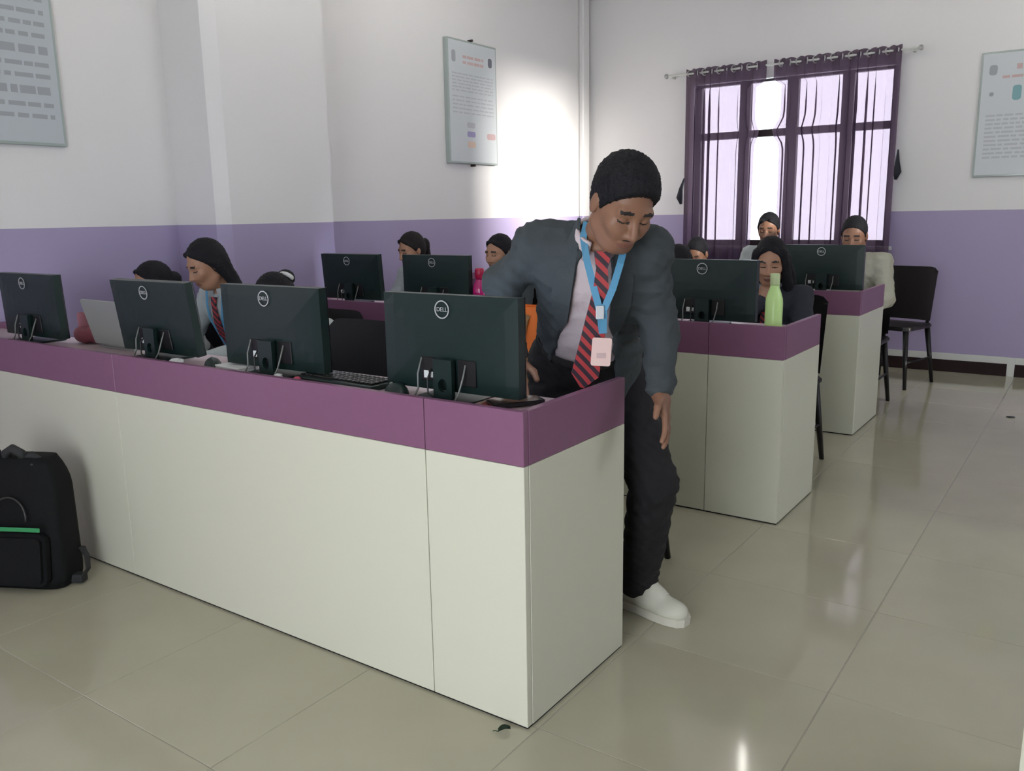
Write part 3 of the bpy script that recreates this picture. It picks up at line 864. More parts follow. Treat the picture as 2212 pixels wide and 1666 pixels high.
def smooth_obj(name, P, Q, m, parent=None, origin=(0, 0, 0), mats=(), pick=None, rough=0.0, wrinkle=0.0):
    if wrinkle:
        fn = np.cross(P[Q[:, 2]] - P[Q[:, 0]], P[Q[:, 3]] - P[Q[:, 1]]); N_ = np.zeros_like(P)
        for c in range(4): np.add.at(N_, Q[:, c], fn)
        N_ /= np.linalg.norm(N_, axis=1)[:, None] + 1e-12
        x, y, z = P.T
        a = np.sin(62 * z + 34 * x + 2.2 * np.sin(21 * y + 17 * z) + 1.7 * np.sin(26 * x))
        b = np.sin(48 * x - 40 * z + 30 * y + 2.0 * np.sin(24 * z + 9 * x))
        c = np.sin(110 * z - 60 * y + 2.5 * np.sin(30 * x + 22 * y))
        P = P + N_ * (wrinkle * (0.6 * (1 - 1.6 * np.abs(a)) + 0.55 * b * np.abs(b) + 0.25 * c))[:, None]
    P = P - np.asarray(origin)
    if rough:
        rg = np.random.default_rng(len(P)); c0 = P.mean(0); d0 = P - c0; d0 /= np.linalg.norm(d0, axis=1)[:, None]
        k = np.sin(P[:, 0] * 310 + 4 * np.sin(P[:, 2] * 90)) * np.sin(P[:, 1] * 290 + 3 * np.sin(P[:, 2] * 110)) + rg.uniform(-0.6, 0.6, len(P))
        P = P + d0 * (rough * k)[:, None]
    me = bpy.data.meshes.new(name)
    me.vertices.add(len(P)); me.vertices.foreach_set('co', P.astype(np.float32).ravel())
    me.loops.add(Q.size); me.loops.foreach_set('vertex_index', Q.astype(np.int32).ravel())
    me.polygons.add(len(Q)); me.polygons.foreach_set('loop_start', np.arange(0, Q.size, 4, dtype=np.int32))
    me.polygons.foreach_set('loop_total', np.full(len(Q), 4, np.int32))
    me.polygons.foreach_set('use_smooth', np.ones(len(Q), bool))
    me.materials.append(m)
    for e in mats: me.materials.append(e)
    if pick is not None:
        me.polygons.foreach_set('material_index', pick(P[Q].mean(1) + np.asarray(origin)).astype(np.int32))
    me.update(calc_edges=True); me.validate()
    o = bpy.data.objects.new(name, me)
    return link(o, parent, None if parent is not None else origin)

def frame(fwd, up):
    f = nv(fwd); u = np.asarray(up, float); u = nv(u - f * (u @ f)); l = np.cross(f, u)
    return np.stack([l, f, u])     # rows: right-hand side of the person, forward, up

def head_ops(hc, R, s=1.0, fem=False):
    hc = np.asarray(hc, float)
    w = lambda x, y, z: hc + s * (R[0] * x + R[1] * y + R[2] * z)
    E = lambda c, r: ell(w(*c), np.array(r) * s, R)
    C = lambda a, b, ra, rb=None: cap(w(*a), w(*b), ra * s, (ra if rb is None else rb) * s)
    j = 0.92 if fem else 1.0
    o = [('add', E((0, -0.012, 0.036), (0.074, 0.094, 0.088)), 0),
         ('add', E((0, 0.022, -0.025), (0.062 * j, 0.068, 0.080)), 0.03),
         ('add', E((0, 0.040, -0.082), (0.036 * j, 0.040, 0.030)), 0.035),
         ('add', C((-0.052 * j, -0.005, -0.055), (-0.022, 0.05, -0.092), 0.017, 0.014), 0.03),
         ('add', C((0.052 * j, -0.005, -0.055), (0.022, 0.05, -0.092), 0.017, 0.014), 0.03),
         ('add', C((-0.045, 0.062, -0.018), (-0.03, 0.072, -0.03), 0.017), 0.025),
         ('add', C((0.045, 0.062, -0.018), (0.03, 0.072, -0.03), 0.017), 0.025),
         ('add', C((-0.040, 0.074, 0.027), (0.040, 0.074, 0.027), 0.011), 0.02),
         ('sub', E((-0.031, 0.098, 0.008), (0.018, 0.016, 0.011)), 0.012),
         ('sub', E((0.031, 0.098, 0.008), (0.018, 0.016, 0.011)), 0.012),
         ('add', E((-0.031, 0.074, 0.007), (0.0145, 0.013, 0.0115)), 0.003),
         ('add', E((0.031, 0.074, 0.007), (0.0145, 0.013, 0.0115)), 0.003),
         ('add', C((0, 0.086, 0.014), (0, 0.108, -0.028), 0.007, 0.011), 0.012),
         ('add', C((-0.012, 0.094, -0.034), (0.012, 0.094, -0.034), 0.0085), 0.010),
         ('add', E((0, 0.084, -0.058), (0.025, 0.013, 0.0065)), 0.006),
         ('add', E((0, 0.082, -0.069), (0.022, 0.013, 0.0075)), 0.006),
         ('add', E((-0.076, -0.010, -0.002), (0.008, 0.018, 0.031)), 0.008),
         ('add', E((0.076, -0.010, -0.002), (0.008, 0.018, 0.031)), 0.008)]
    return o

def face_pick(hc, R, s=1.0, closed=False):
    """0 skin, 1 lips, 2 brows and lashes, 3 eye white"""
    hc = np.asarray(hc, float)
    def pick(C):
        L = ((C - hc) @ R.T) / s
        x, y, z = np.abs(L[:, 0]), L[:, 1], L[:, 2]
        r = np.zeros(len(C), int)
        f = y > 0.045
        r[f & (x < 0.024) & (np.abs(z + 0.0635) < 0.012 - 0.2 * x) & (y > 0.075)] = 1
        r[f & (x > 0.014) & (x < 0.050) & (np.abs(z - 0.031 + 0.12 * np.maximum(0, x - 0.035)) < 0.0048)] = 2
        eye = f & (((x - 0.031) / 0.0135) ** 2 + ((z - 0.006) / 0.0065) ** 2 < 1)
        if closed:
            r[f & (np.abs(x - 0.031) < 0.016) & (np.abs(z - 0.001 - 8 * (x - 0.031) ** 2) < 0.0026)] = 2
        else:
            r[eye] = 3
            r[eye & (np.abs(x - 0.031) < 0.0058)] = 2
            r[f & (np.abs(x - 0.031) < 0.017) & (np.abs(z - 0.0135 + 12 * (x - 0.031) ** 2) < 0.0026)] = 2
        return r
    return pick

def hair_ops(hc, R, s, style):
    hc = np.asarray(hc, float)
    w = lambda x, y, z: hc + s * (R[0] * x + R[1] * y + R[2] * z)
    E = lambda c, r: ell(w(*c), np.array(r) * s, R)
    C = lambda a, b, ra, rb=None: cap(w(*a), w(*b), ra * s, (ra if rb is None else rb) * s)
    o = [('add', E((0, -0.016, 0.040), (0.0800, 0.0998, 0.0950)), 0)]
    if style == 'tall': o += [('add', E((0, -0.004, 0.056), (0.078, 0.097, 0.086)), 0.02)]
    hl = {'tall': 0.080, 'short': 0.092}.get(style, 0.098)
    o.append(('cut', half(w(0, 0.078, hl), R[1] * 0.80 - R[2] * 0.60), 0))
    o.append(('cut', half(w(0, 0.020, 0.000), R[1] * 0.55 - R[2] * 0.83), 0))
    if style in ('short', 'tall'):
        o += [('add', C((-0.074, 0.022, 0.04), (-0.0735, 0.016, -0.002), 0.008, 0.004), 0.010), ('add', C((0.074, 0.022, 0.04), (0.0735, 0.016, -0.002), 0.008, 0.004), 0.010)]
        o.append(('add', E((0, -0.048, -0.012), (0.064, 0.054, 0.052)), 0.02))
        o += [('sub', E((-0.08, -0.006, -0.012), (0.02, 0.024, 0.032)), 0.004), ('sub', E((0.08, -0.006, -0.012), (0.02, 0.024, 0.032)), 0.004)]
    else:
        o.append(('add', E((0, -0.035, -0.005), (0.077, 0.074, 0.075)), 0.02))
        o += [('add', C((-0.030, 0.066, 0.088), (-0.074, 0.004, 0.018), 0.010, 0.010), 0.018), ('add', C((0.030, 0.066, 0.088), (0.074, 0.004, 0.018), 0.010, 0.010), 0.018)]
    if style == 'pony':
        o += [('add', E((0, -0.118, 0.02), (0.034, 0.034, 0.034)), 0.012), ('add', C((0, -0.125, 0.01), (0, -0.118, -0.16), 0.032, 0.016), 0.02)]
    if style == 'bun':
        o += [('add', E((0, -0.122, 0.0), (0.045, 0.038, 0.042)), 0.012)]
    if style == 'long':
        o += [('add', loft(w(0, -0.055, 0.03), w(0, -0.085, -0.25), R[0], [(0, 0.080 * s, 0.045 * s), (0.5, 0.095 * s, 0.040 * s), (1, 0.085 * s, 0.022 * s)]), 0.03),
              ('add', C((-0.078, -0.02, 0.0), (-0.088, -0.05, -0.17), 0.022, 0.016), 0.02), ('add', C((0.078, -0.02, 0.0), (0.088, -0.05, -0.17), 0.022, 0.016), 0.02)]
    if style == 'veil':      # long loose hair framing the face on both sides
        o += [('add', loft(w(0, -0.05, 0.04), w(0, -0.07, -0.30), R[0], [(0, 0.088 * s, 0.06 * s), (0.4, 0.125 * s, 0.055 * s), (1, 0.13 * s, 0.035 * s)]), 0.03),
              ('add', C((-0.066, 0.035, 0.062), (-0.100, 0.0, -0.20), 0.024, 0.030), 0.02), ('add', C((0.066, 0.035, 0.062), (0.100, 0.0, -0.20), 0.024, 0.030), 0.02)]
    return o

def hand_ops(wr, d, pn, thumb, curl=0.35, s=1.0):
    """wrist, pointing direction, palm normal (fingers curl that way), thumb side vector"""
    wr = np.asarray(wr, float); d = nv(d); t = nv(thumb - d * (np.asarray(thumb) @ d)); pn = nv(np.cross(d, t)) * (1 if np.cross(d, t) @ np.asarray(pn) > 0 else -1)
    R = np.stack([t, pn, d])
    o = [('add', ell(wr + d * 0.050 * s, np.array((0.041, 0.016, 0.053)) * s, R), 0.012),
         ('add', cap(wr, wr + d * 0.03 * s, 0.025 * s, 0.024 * s), 0.015)]
    for k, (off, L, ba) in enumerate(((0.029, 0.070, 0.088), (0.010, 0.078, 0.093), (-0.009, 0.072, 0.090), (-0.027, 0.056, 0.082))):
        p = wr + s * (d * ba + t * off); spread = t * off * 2.2
        dirn = nv(d + spread); r = (0.0088 - 0.0004 * k) * s
        for q, (fr, cu) in enumerate(((0.45, 0.5), (0.30, 1.2), (0.25, 1.8))):
            a = curl * cu; dd = nv(dirn * math.cos(a) + pn * math.sin(a))
            p2 = p + dd * L * fr * s
            o.append(('add', cap(p - dd * 0.006 * s if q == 0 else p, p2, r, r * 0.93), 0.004)); p = p2; r *= 0.93
    p = wr + s * (d * 0.030 + t * 0.030); q = p + s * nv(t * 0.7 + d * 0.8 + pn * 0.25) * 0.042; q2 = q + s * nv(d * 1.0 + t * 0.25 + pn * 0.35) * 0.030
    o += [('add', cap(wr + s * (d * 0.02 + t * 0.016), p, 0.016 * s, 0.013 * s), 0.012), ('add', cap(p, q, 0.0125 * s, 0.0105 * s), 0.006), ('add', cap(q, q2, 0.0105 * s, 0.0085 * s), 0.004)]
    return o

TORSO = [(0.0, 0.150, 0.105), (0.25, 0.140, 0.098), (0.5, 0.142, 0.100), (0.78, 0.165, 0.112), (0.93, 0.135, 0.085), (1.0, 0.075, 0.060)]
def torso(J, off=0.0, k=1.0, t0=0.0, t1=1.0):
    secs = [(t, w * k + off, d * k + off) for t, w, d in TORSO]
    return loft(J['pelvis'], J['neck'], np.asarray(J['shR']) - np.asarray(J['shL']), secs)

def body_ops(J, s=1.0, fem=False):
    k = s * (0.88 if fem else 1.0)
    o = [('add', torso(J, 0, k), 0)]
    o.append(('add', cap(J['shL'], J['shR'], 0.050 * k), 0.03))
    o.append(('add', cap(np.asarray(J['neck']) - 0.02 * nv(np.asarray(J['neck']) - J['pelvis']), np.asarray(J['head']) - J['R'][2] * 0.045 - J['R'][1] * 0.018, 0.054 * k, 0.049 * k), 0.03))
    for sd in 'LR':
        o += [('add', cap(J['sh' + sd], J['el' + sd], 0.050 * k, 0.040 * k), 0.03), ('add', cap(J['el' + sd], J['wr' + sd], 0.040 * k, 0.027 * k), 0.012)]
        o += [('add', cap(J['hip' + sd], J['kn' + sd], 0.085 * k, 0.058 * k), 0.04), ('add', cap(J['kn' + sd], J['an' + sd], 0.056 * k, 0.036 * k), 0.015)]
        o += [('add', cap(J['an' + sd], np.asarray(J['toe' + sd]) - np.array((0, 0, 0.01)), 0.034 * k, 0.022 * k), 0.005)]
    return o

def top_ops(J, off, s=1.0, fem=False, sleeve=1.0, aoff=None):
    aoff = off if aoff is None else aoff
    k = s * (0.88 if fem else 1.0)
    o = [('add', torso(J, off, k), 0), ('add', cap(J['shL'], J['shR'], 0.050 * k + off), 0.03)]
    for sd in 'LR':
        sh, el, wr = (np.asarray(J[q + sd], float) for q in ('sh', 'el', 'wr'))
        o.append(('add', cap(sh, el, 0.054 * k + aoff, 0.044 * k + aoff), 0.03))
        if sleeve > 0.05: o.append(('add', cap(el, el + (wr - el) * sleeve, 0.044 * k + aoff, 0.033 * k + aoff), 0.02))
    return o

def leg_ops(J, off, s=1.0, fem=False):
    k = s * (0.88 if fem else 1.0); o = []
    pe = np.asarray(J['pelvis'], float); up = nv(np.asarray(J['neck']) - pe)
    la = np.asarray(J['hipR'], float) - J['hipL']
    o.append(('add', loft(pe - up * 0.06, pe + up * 0.10, la, [(0, 0.155 * k, 0.112 * k), (0.5, 0.156 * k + off, 0.113 * k + off), (1, 0.146 * k + off, 0.104 * k + off)]), 0))
    for sd in 'LR':
        hp, kn, an = (np.asarray(J[q + sd], float) for q in ('hip', 'kn', 'an'))
        o += [('add', cap(hp, kn, 0.088 * k + off, 0.066 * k + off), 0.04), ('add', cap(kn, kn + (an - kn) * 0.97, 0.066 * k + off, 0.056 * k + off), 0.015)]
    return o

def shoe_parts(an, toe, root, org, tag_m=('shoe', 'sole'), lo=0.0):
    an = np.asarray(an, float); toe = np.asarray(toe, float)
    f = toe - an; f[2] = 0; f = nv(f); r = np.cross(f, (0, 0, 1.0)); R = np.stack([r, f, (0, 0, 1.0)])
    base = np.array((an[0], an[1], lo))
    w = lambda x, y, z: base + r * x + f * y + np.array((0, 0, z))
    ops = [('add', cap(w(0, -0.035, 0.06), w(0, 0.05, 0.055), 0.043, 0.044), 0), ('add', cap(w(0, 0.05, 0.052), w(0.004, 0.165, 0.040), 0.042, 0.034), 0.02),
           ('add', cap(w(0, -0.02, 0.07), w(0, -0.012, 0.135), 0.045, 0.046), 0.02), ('add', cap(w(0, 0.0, 0.11), w(0, 0.09, 0.075), 0.040, 0.030), 0.02), ('add', ell(w(0.002, 0.14, 0.038), (0.047, 0.062, 0.030), R), 0.02),
           ('cut', half(w(0, 0, 0.026), (0, 0, -1)), 0), ('cut', half(w(0, 0, 0.150), f * -0.25 + np.array((0, 0, 1.0))), 0)]
    P, Q = sdf_mesh(ops, 0.006); up_ = smooth_obj('shoe_upper', P, Q, M[tag_m[0]], root, org)
    bm = BM(); prof = [(-0.082, 0.036), (-0.055, 0.043), (0.03, 0.042), (0.09, 0.049), (0.15, 0.049), (0.19, 0.038), (0.208, 0.018)]
    ring = [(hw, y) for y, hw in prof] + [(-hw, y) for y, hw in prof[::-1]]
    tp = []; bt = []
    for x, y in ring:
        tp.append(bm.verts.new(V(w(x, y, 0.030) - org))); bt.append(bm.verts.new(V(w(x * 0.96, y * 0.985, 0.001) - org)))
    bm.faces.new(tp); bm.faces.new(bt[::-1])
    for k in range(len(ring)):
        q = (k + 1) % len(ring); bm.faces.new((tp[k], tp[q], bt[q], bt[k]))
    bmesh.ops.recalc_face_normals(bm, faces=bm.faces)
    obj('shoe_sole', bm, M[tag_m[1]], root)
    return w, up_

def collar(root, org, neck, up, fwd, m, r=0.062, h=0.042, spread=0.020):
    up = nv(up); f = nv(np.asarray(fwd) - up * (np.asarray(fwd) @ up)); l = np.cross(f, up)
    bm = BM(); n = 30; rows = []
    for i in range(n + 1):
        a = math.radians(16 + (360 - 32) * i / n)      # gap at the front
        d = f * math.cos(a) + l * math.sin(a)
        fr = max(0, math.cos(a)); pt = fr ** 6
        rows.append([V(np.asarray(neck) + d * (r - 0.004) + up * h - org), V(np.asarray(neck) + d * (r + 0.006) + up * h - org),
                     V(np.asarray(neck) + d * (r + spread) + up * (h * 0.1 - 0.035 * pt) - org), V(np.asarray(neck) + d * (r + spread - 0.006) + up * (h * 0.06 - 0.035 * pt) - org)])
    vv = [[bm.verts.new(p) for p in rw] for rw in rows]
    for i in range(n):
        for j in range(4):
            k = (j + 1) % 4; bm.faces.new((vv[i][j], vv[i+1][j], vv[i+1][k], vv[i][k]))
    bm.faces.new(vv[0]); bm.faces.new(vv[-1][::-1])
    bmesh.ops.recalc_face_normals(bm, faces=bm.faces)
    return obj('shirt_collar', bm, m, root, smooth=True)

def seated(label, head, yaw=0.0, pitch=-0.35, roll=0.0, hair='short', fem=False, top='shirtb', skin='skinm', s=1.0, lean=0.10,
           hands=None, tie=False, lanyard=False, closed=True, sleeve=1.0, hairm='hair', pel=None, body_yaw=0.0, clip=None, hand_on_chin=False):
    """a person on a chair facing -Y; head = world position of the head centre; yaw turns the face to the person's left (+X)"""
    hc = np.asarray(head, float)
    fw = np.array((math.sin(yaw) * math.cos(pitch), -math.cos(yaw) * math.cos(pitch), math.sin(pitch)))
    up = np.array((math.sin(roll), 0, 1.0)) + np.array((math.sin(yaw), -math.cos(yaw), 0)) * (-math.sin(pitch))
    R = frame(fw, up)
    bf = np.array((math.sin(body_yaw), -math.cos(body_yaw), 0.0)); bl = np.array((math.cos(body_yaw), math.sin(body_yaw), 0.0))  # forward, person's left
    neck = hc - R[2] * 0.135 - R[1] * 0.035
    neck[2] = min(neck[2], hc[2] - 0.115)
    seat = 0.555
    pelv = np.array((neck[0], neck[1], 0)) - bf * lean; pelv[2] = seat
    if pel is not None: pelv[:2] = pel
    ax_ = nv(neck - pelv)
    shc = neck - ax_ * 0.055
    w = 0.155 if fem else 0.175
    J = dict(head=hc, R=R, neck=neck, pelvis=pelv, shL=shc + bl * w, shR=shc - bl * w)
    for sd, sg in (('L', 1), ('R', -1)):
        J['hip' + sd] = pelv + bl * 0.085 * sg + np.array((0, 0, -0.005))
        J['kn' + sd] = pelv + bf * 0.40 + bl * 0.10 * sg + np.array((0, 0, 0.0))
        J['an' + sd] = np.array((*(pelv + bf * 0.36 + bl * 0.10 * sg)[:2], 0.085))
        J['toe' + sd] = J['an' + sd] + bf * 0.15 + np.array((0, 0, -0.045))
        J['el' + sd] = J['sh' + sd] + bl * 0.05 * sg + bf * 0.12 + np.array((0, 0, -0.24))
        wr = (hands or {}).get(sd)
        if wr is None: wr = J['el' + sd] + bf * 0.20 - bl * 0.05 * sg + np.array((0, 0, -0.03))
        J['wr' + sd] = np.asarray(wr, float)
        e = J['wr' + sd] - J['el' + sd]
    if hand_on_chin:
        J['elR'] = J['shR'] + bf * 0.22 - bl * 0.02 + np.array((0, 0, -0.17)); J['wrR'] = hc + R[1] * 0.075 - R[2] * 0.185 - bl * 0.03
        J['elL'] = J['shL'] + bf * 0.14 + bl * 0.05 + np.array((0, 0, -0.22))
    org = np.array((pelv[0], pelv[1], 0.0))
    ops = body_ops(J, s, fem) + head_ops(hc, R, s * (0.96 if fem else 1.0), fem)
    for sd, sg in (('L', 1), ('R', -1)):
        d = nv(J['wr' + sd] - J['el' + sd])
        if hand_on_chin and sd == 'R': ops += hand_ops(J['wrR'], hc - R[2] * 0.06 + R[1] * 0.04 - J['wrR'], -R[1], bl, 0.9, 0.9)
        else: ops += hand_ops(J['wr' + sd], d * np.array((1, 1, 0.3)), (0, 0, -1), -bl * sg, 0.35, 0.92)
    fine = [(hc, 0.125, 0.0052), (J['wrL'] + bf * 0.08, 0.09, 0.0065), (J['wrR'] + bf * 0.08, 0.09, 0.0065)]
    P, Q = sdf_mesh(ops, 0.014, fine)
    body = smooth_obj('person', P, Q, M[skin], None, org, (M['lip'], M['brow'], M['eyew']), face_pick(hc, R, s * (0.96 if fem else 1.0), closed))
    tag(body, label, 'person', 'students seated at the desks')
    P, Q = sdf_mesh(hair_ops(hc, R, s * (0.96 if fem else 1.0), hair), 0.006); ho = smooth_obj('hair', P, Q, M[hairm], body, org, rough=0.0018)
    t_ops = top_ops(J, 0.010, s, fem, sleeve)
    t_ops.append(('sub', cap(neck + ax_ * 0.02 + bf * 0.01, neck + ax_ * 0.1 + bf * 0.03, 0.052, 0.06), 0.0))
    P, Q = sdf_mesh(t_ops, 0.011); smooth_obj('shirt' if top != 'shirtd' else 'cardigan', P, Q, M[top], body, org, wrinkle=0.0035)
    P, Q = sdf_mesh(leg_ops(J, 0.010, s, fem), 0.014); smooth_obj('trousers', P, Q, M['trouser'], body, org, wrinkle=0.004)
    collar(body, org, neck - ax_ * 0.018 + bf * 0.008, ax_, bf, M['shirtb'] if top == 'shirtd' else M[top], 0.056, 0.036, 0.018)
    for sd in 'LR': shoe_parts(J['an' + sd], J['toe' + sd], body, org, ('trouser', 'cable'))
    nrm = nv(np.cross(bl, ax_)); nrm = nrm if nrm @ bf > 0 else -nrm
    def front(t, u, out):     # a point on the chest: t down from the neck, u to the person's left
        secs = [(q, ww, dd) for q, ww, dd in TORSO]; L = np.linalg.norm(neck - pelv); q = 1 - t / L
        k = s * (0.88 if fem else 1.0)
        dd = np.interp(q, [a[0] for a in secs], [a[2] for a in secs]) * k + 0.010; ww = np.interp(q, [a[0] for a in secs], [a[1] for a in secs]) * k + 0.010
        dd = max(dd, 0.055) * math.sqrt(max(0.05, 1 - min(0.95, (u / max(ww, 0.12)) ** 2)))
        return neck - ax_ * t + bl * u + nrm * (dd + out) - org
    if tie:
        bm = BM(); ribbon(bm, [front(t, 0, 0.012) for t in (0.015, 0.05, 0.055, 0.14, 0.25, 0.36, 0.39)], [0.042, 0.030, 0.026, 0.045, 0.06, 0.072, 0.01], V(nrm), 0.007); obj('necktie', bm, M['tie'], body)
    if lanyard:
        for u in (-1, 1):
            bm = BM(); ribbon(bm, [front(t, u * uu, 0.016) for t, uu in ((-0.01, 0.062), (0.05, 0.060), (0.12, 0.048), (0.20, 0.030), (0.29, 0.008))], 0.016, V(nrm), 0.002); obj('lanyard', bm, M['lanyard'], body)
        bm = BM(); c = front(0.335, 0, 0.022); box(bm, c, (0.055, 0.004, 0.085), 0.001, R=Matrix((V(bl), V(-nrm), V(ax_))).transposed()); obj('identity_card', bm, M['card'], body)
    if clip is not None:
        w_ = hc + R[0] * clip[0] + R[1] * clip[1] + R[2] * clip[2] - org
        bm = BM(); tb_ = bmesh.new(); tube(tb_, [(0.024 * math.cos(a), 0.024 * math.sin(a), 0) for a in [2 * math.pi * q / 12 for q in range(13)]], 0.011, 8, False)
        merge(bm, tb_, Matrix((V(R[0]), V(R[2]), V(R[1]))).transposed(), V(w_)); obj('scrunchie', bm, M['scr'], ho, smooth=True)
    return body

# ------------------------------------------------------------------ the standing person in the blazer
def standing():
    hc = np.array((0.070, 0.372, 1.368))
    R = frame((0.704, -0.482, -0.60), (0.10, 0.03, 1.0))
    J = dict(head=hc, R=R, neck=np.array((-0.035, 0.440, 1.285)), pelvis=np.array((-0.235, 0.700, 0.875)),
             shR=np.array((-0.200, 0.415, 1.262)), shL=np.array((0.055, 0.545, 1.235)),
             elR=np.array((-0.318, 0.365, 1.150)), wrR=np.array((-0.285, 0.370, 0.925)),
             elL=np.array((0.085, 0.600, 1.000)), wrL=np.array((0.115, 0.535, 0.840)),
             hipL=np.array((-0.150, 0.745, 0.855)), hipR=np.array((-0.320, 0.675, 0.855)),
             knL=np.array((0.005, 0.735, 0.490)), knR=np.array((-0.355, 0.665, 0.460)),
             anL=np.array((-0.085, 0.805, 0.095)), anR=np.array((-0.370, 0.745, 0.090)),
             toeL=np.array((0.060, 0.780, 0.045)), toeR=np.array((-0.350, 0.600, 0.045)))
    org = np.array((-0.2, 0.75, 0.0)); s = 1.0
    lat = nv(J['shL'] - J['shR']); ax_ = nv(J['neck'] - J['pelvis']); fr = np.cross(lat, ax_); fr = nv(fr) * (1 if fr @ np.array((0.57, -0.82, 0)) > 0 else -1)
    ops = body_ops(J, s) + head_ops(hc, R, 1.0)
    ops += hand_ops(J['wrL'], (0.055, -0.045, -0.12), (-0.7, -0.6, 0), (0.35, -0.9, 0), 0.30, 1.0)
    ops += hand_ops(J['wrR'], (0.06, -0.085, -0.055), (0, 0, -1), (1, 0.3, 0), 0.30, 1.0)
    P, Q = sdf_mesh(ops, 0.010, [(hc, 0.13, 0.0036), (J['wrL'] + np.array((0.04, -0.03, -0.09)), 0.10, 0.0045), (J['wrR'] + np.array((0.05, -0.07, -0.05)), 0.08, 0.006)])
    body = smooth_obj('person', P, Q, M['skinm'], None, org, (M['lip'], M['brow'], M['eyew']), face_pick(hc, R, 1.0, True))
    tag(body, 'standing person in charcoal blazer and striped tie leaning over the front desk', 'person')
    P, Q = sdf_mesh(hair_ops(hc, R, 1.0, 'tall'), 0.005); smooth_obj('hair', P, Q, M['hair'], body, org, rough=0.0022)
    # moustache
    mc = hc + R[1] * 0.0925 - R[2] * 0.0465
    P, Q = sdf_mesh([('add', cap(mc - R[0] * 0.019 - R[2] * 0.004 - R[1] * 0.006, mc, 0.0022, 0.0032), 0), ('add', cap(mc, mc + R[0] * 0.019 - R[2] * 0.004 - R[1] * 0.006, 0.0032, 0.0022), 0)], 0.0018)
    smooth_obj('moustache', P, Q, M['hair'], body, org)
    # shirt, under the blazer
    so = [('add', torso(J, 0.008, s), 0), ('add', cap(J['shL'], J['shR'], 0.055), 0.03), ('sub', cap(J['neck'] + ax_ * 0.015 + fr * 0.01, J['neck'] + ax_ * 0.1 + fr * 0.04, 0.053, 0.06), 0)]
    P, Q = sdf_mesh(so, 0.008); smooth_obj('shirt', P, Q, M['shirt'], body, org, wrinkle=0.003)
    collar(body, org, J['neck'] - ax_ * 0.012 + fr * 0.008, ax_, fr, M['shirt'], 0.060, 0.042, 0.022)
    # blazer with an open front, rolled shoulder line and a hem that falls past the hip
    jo = top_ops(J, 0.020, s, sleeve=0.90, aoff=0.010)
    jo.append(('add', ell(J['shR'] - lat * 0.028 + np.array((0, 0, 0.004)), (0.066, 0.066, 0.052)), 0.02)); jo.append(('add', ell(J['shL'] + np.array((0.012, 0.008, 0.010)), (0.072, 0.072, 0.065)), 0.03))
    jo.append(('add', loft(J['pelvis'] + lat * 0.03 + ax_ * 0.02 - np.array((0, 0, 0.10)), J['pelvis'] + lat * 0.02 + ax_ * 0.08, lat, [(0, 0.150, 0.135), (0.5, 0.155, 0.13), (1, 0.16, 0.122)]), 0.04))
    jo.append(('cut', half(J['pelvis'] - lat * 0.12 + ax_ * 0.10, -lat * 0.62 - ax_ * 0.6 + fr * 0.0), 0))
    jo.append(('sub', loft(J['pelvis'] + fr * 0.17 - ax_ * 0.35, J['neck'] + fr * 0.15 + ax_ * 0.10, lat, [(0, 0.16, 0.17), (0.36, 0.125, 0.16), (0.6, 0.085, 0.14), (0.85, 0.052, 0.13), (1, 0.05, 0.15)]), 0.012))
    jo.append(('sub', cap(J['neck'] - ax_ * 0.01 + fr * 0.005, J['neck'] + ax_ * 0.12 + fr * 0.03, 0.062, 0.07), 0.0))
    P, Q = sdf_mesh(jo, 0.008); smooth_obj('blazer', P, Q, M['jacket'], body, org, wrinkle=0.0055)
    def front(t, u, out):
        L = np.linalg.norm(J['neck'] - J['pelvis']); q = 1 - t / L
        dd = np.interp(q, [a[0] for a in TORSO], [a[2] for a in TORSO]) + 0.02; ww = np.interp(q, [a[0] for a in TORSO], [a[1] for a in TORSO]) + 0.02
        dd = max(dd, 0.075) * math.sqrt(max(0.05, 1 - min(0.95, (u / max(ww, 0.13)) ** 2)))
        return J['neck'] - ax_ * t + lat * u + fr * (dd + out) - org
    for sg in (-1, 1):
        bm = BM()
        ribbon(bm, [J['neck'] + lat * sg * 0.062 - fr * 0.02 + ax_ * 0.035 - org, front(0.0, sg * 0.070, -0.012), front(0.07, sg * 0.082, 0.006), front(0.15, sg * 0.085, 0.006), front(0.24, sg * 0.080, 0.0), front(0.29, sg * 0.082, -0.006)],
               [0.03, 0.045, 0.062, 0.060, 0.04, 0.012], [V(lat * sg + fr * 0.3), V(fr + lat * sg * 0.5), V(fr + lat * sg * 0.45), V(fr + lat * sg * 0.35), V(fr + lat * sg * 0.3), V(fr)], 0.008)
        obj('lapel', bm, M['jacket'], body, smooth=False)
    # trousers, belt
    P, Q = sdf_mesh(leg_ops(J, 0.012, s), 0.010); smooth_obj('trousers', P, Q, M['trouser'], body, org, wrinkle=0.005)
    bm = BM(); nb = 32
    def belt(u, v):
        a = 2 * math.pi * u
        return V(J['pelvis'] + ax_ * (0.09 + 0.032 * v) + lat * (0.158 * math.cos(a)) + fr * (0.121 * math.sin(a)) - org)
    grid(bm, belt, nb, 2, True); obj('belt', bm, M['cable'], body, smooth=True)
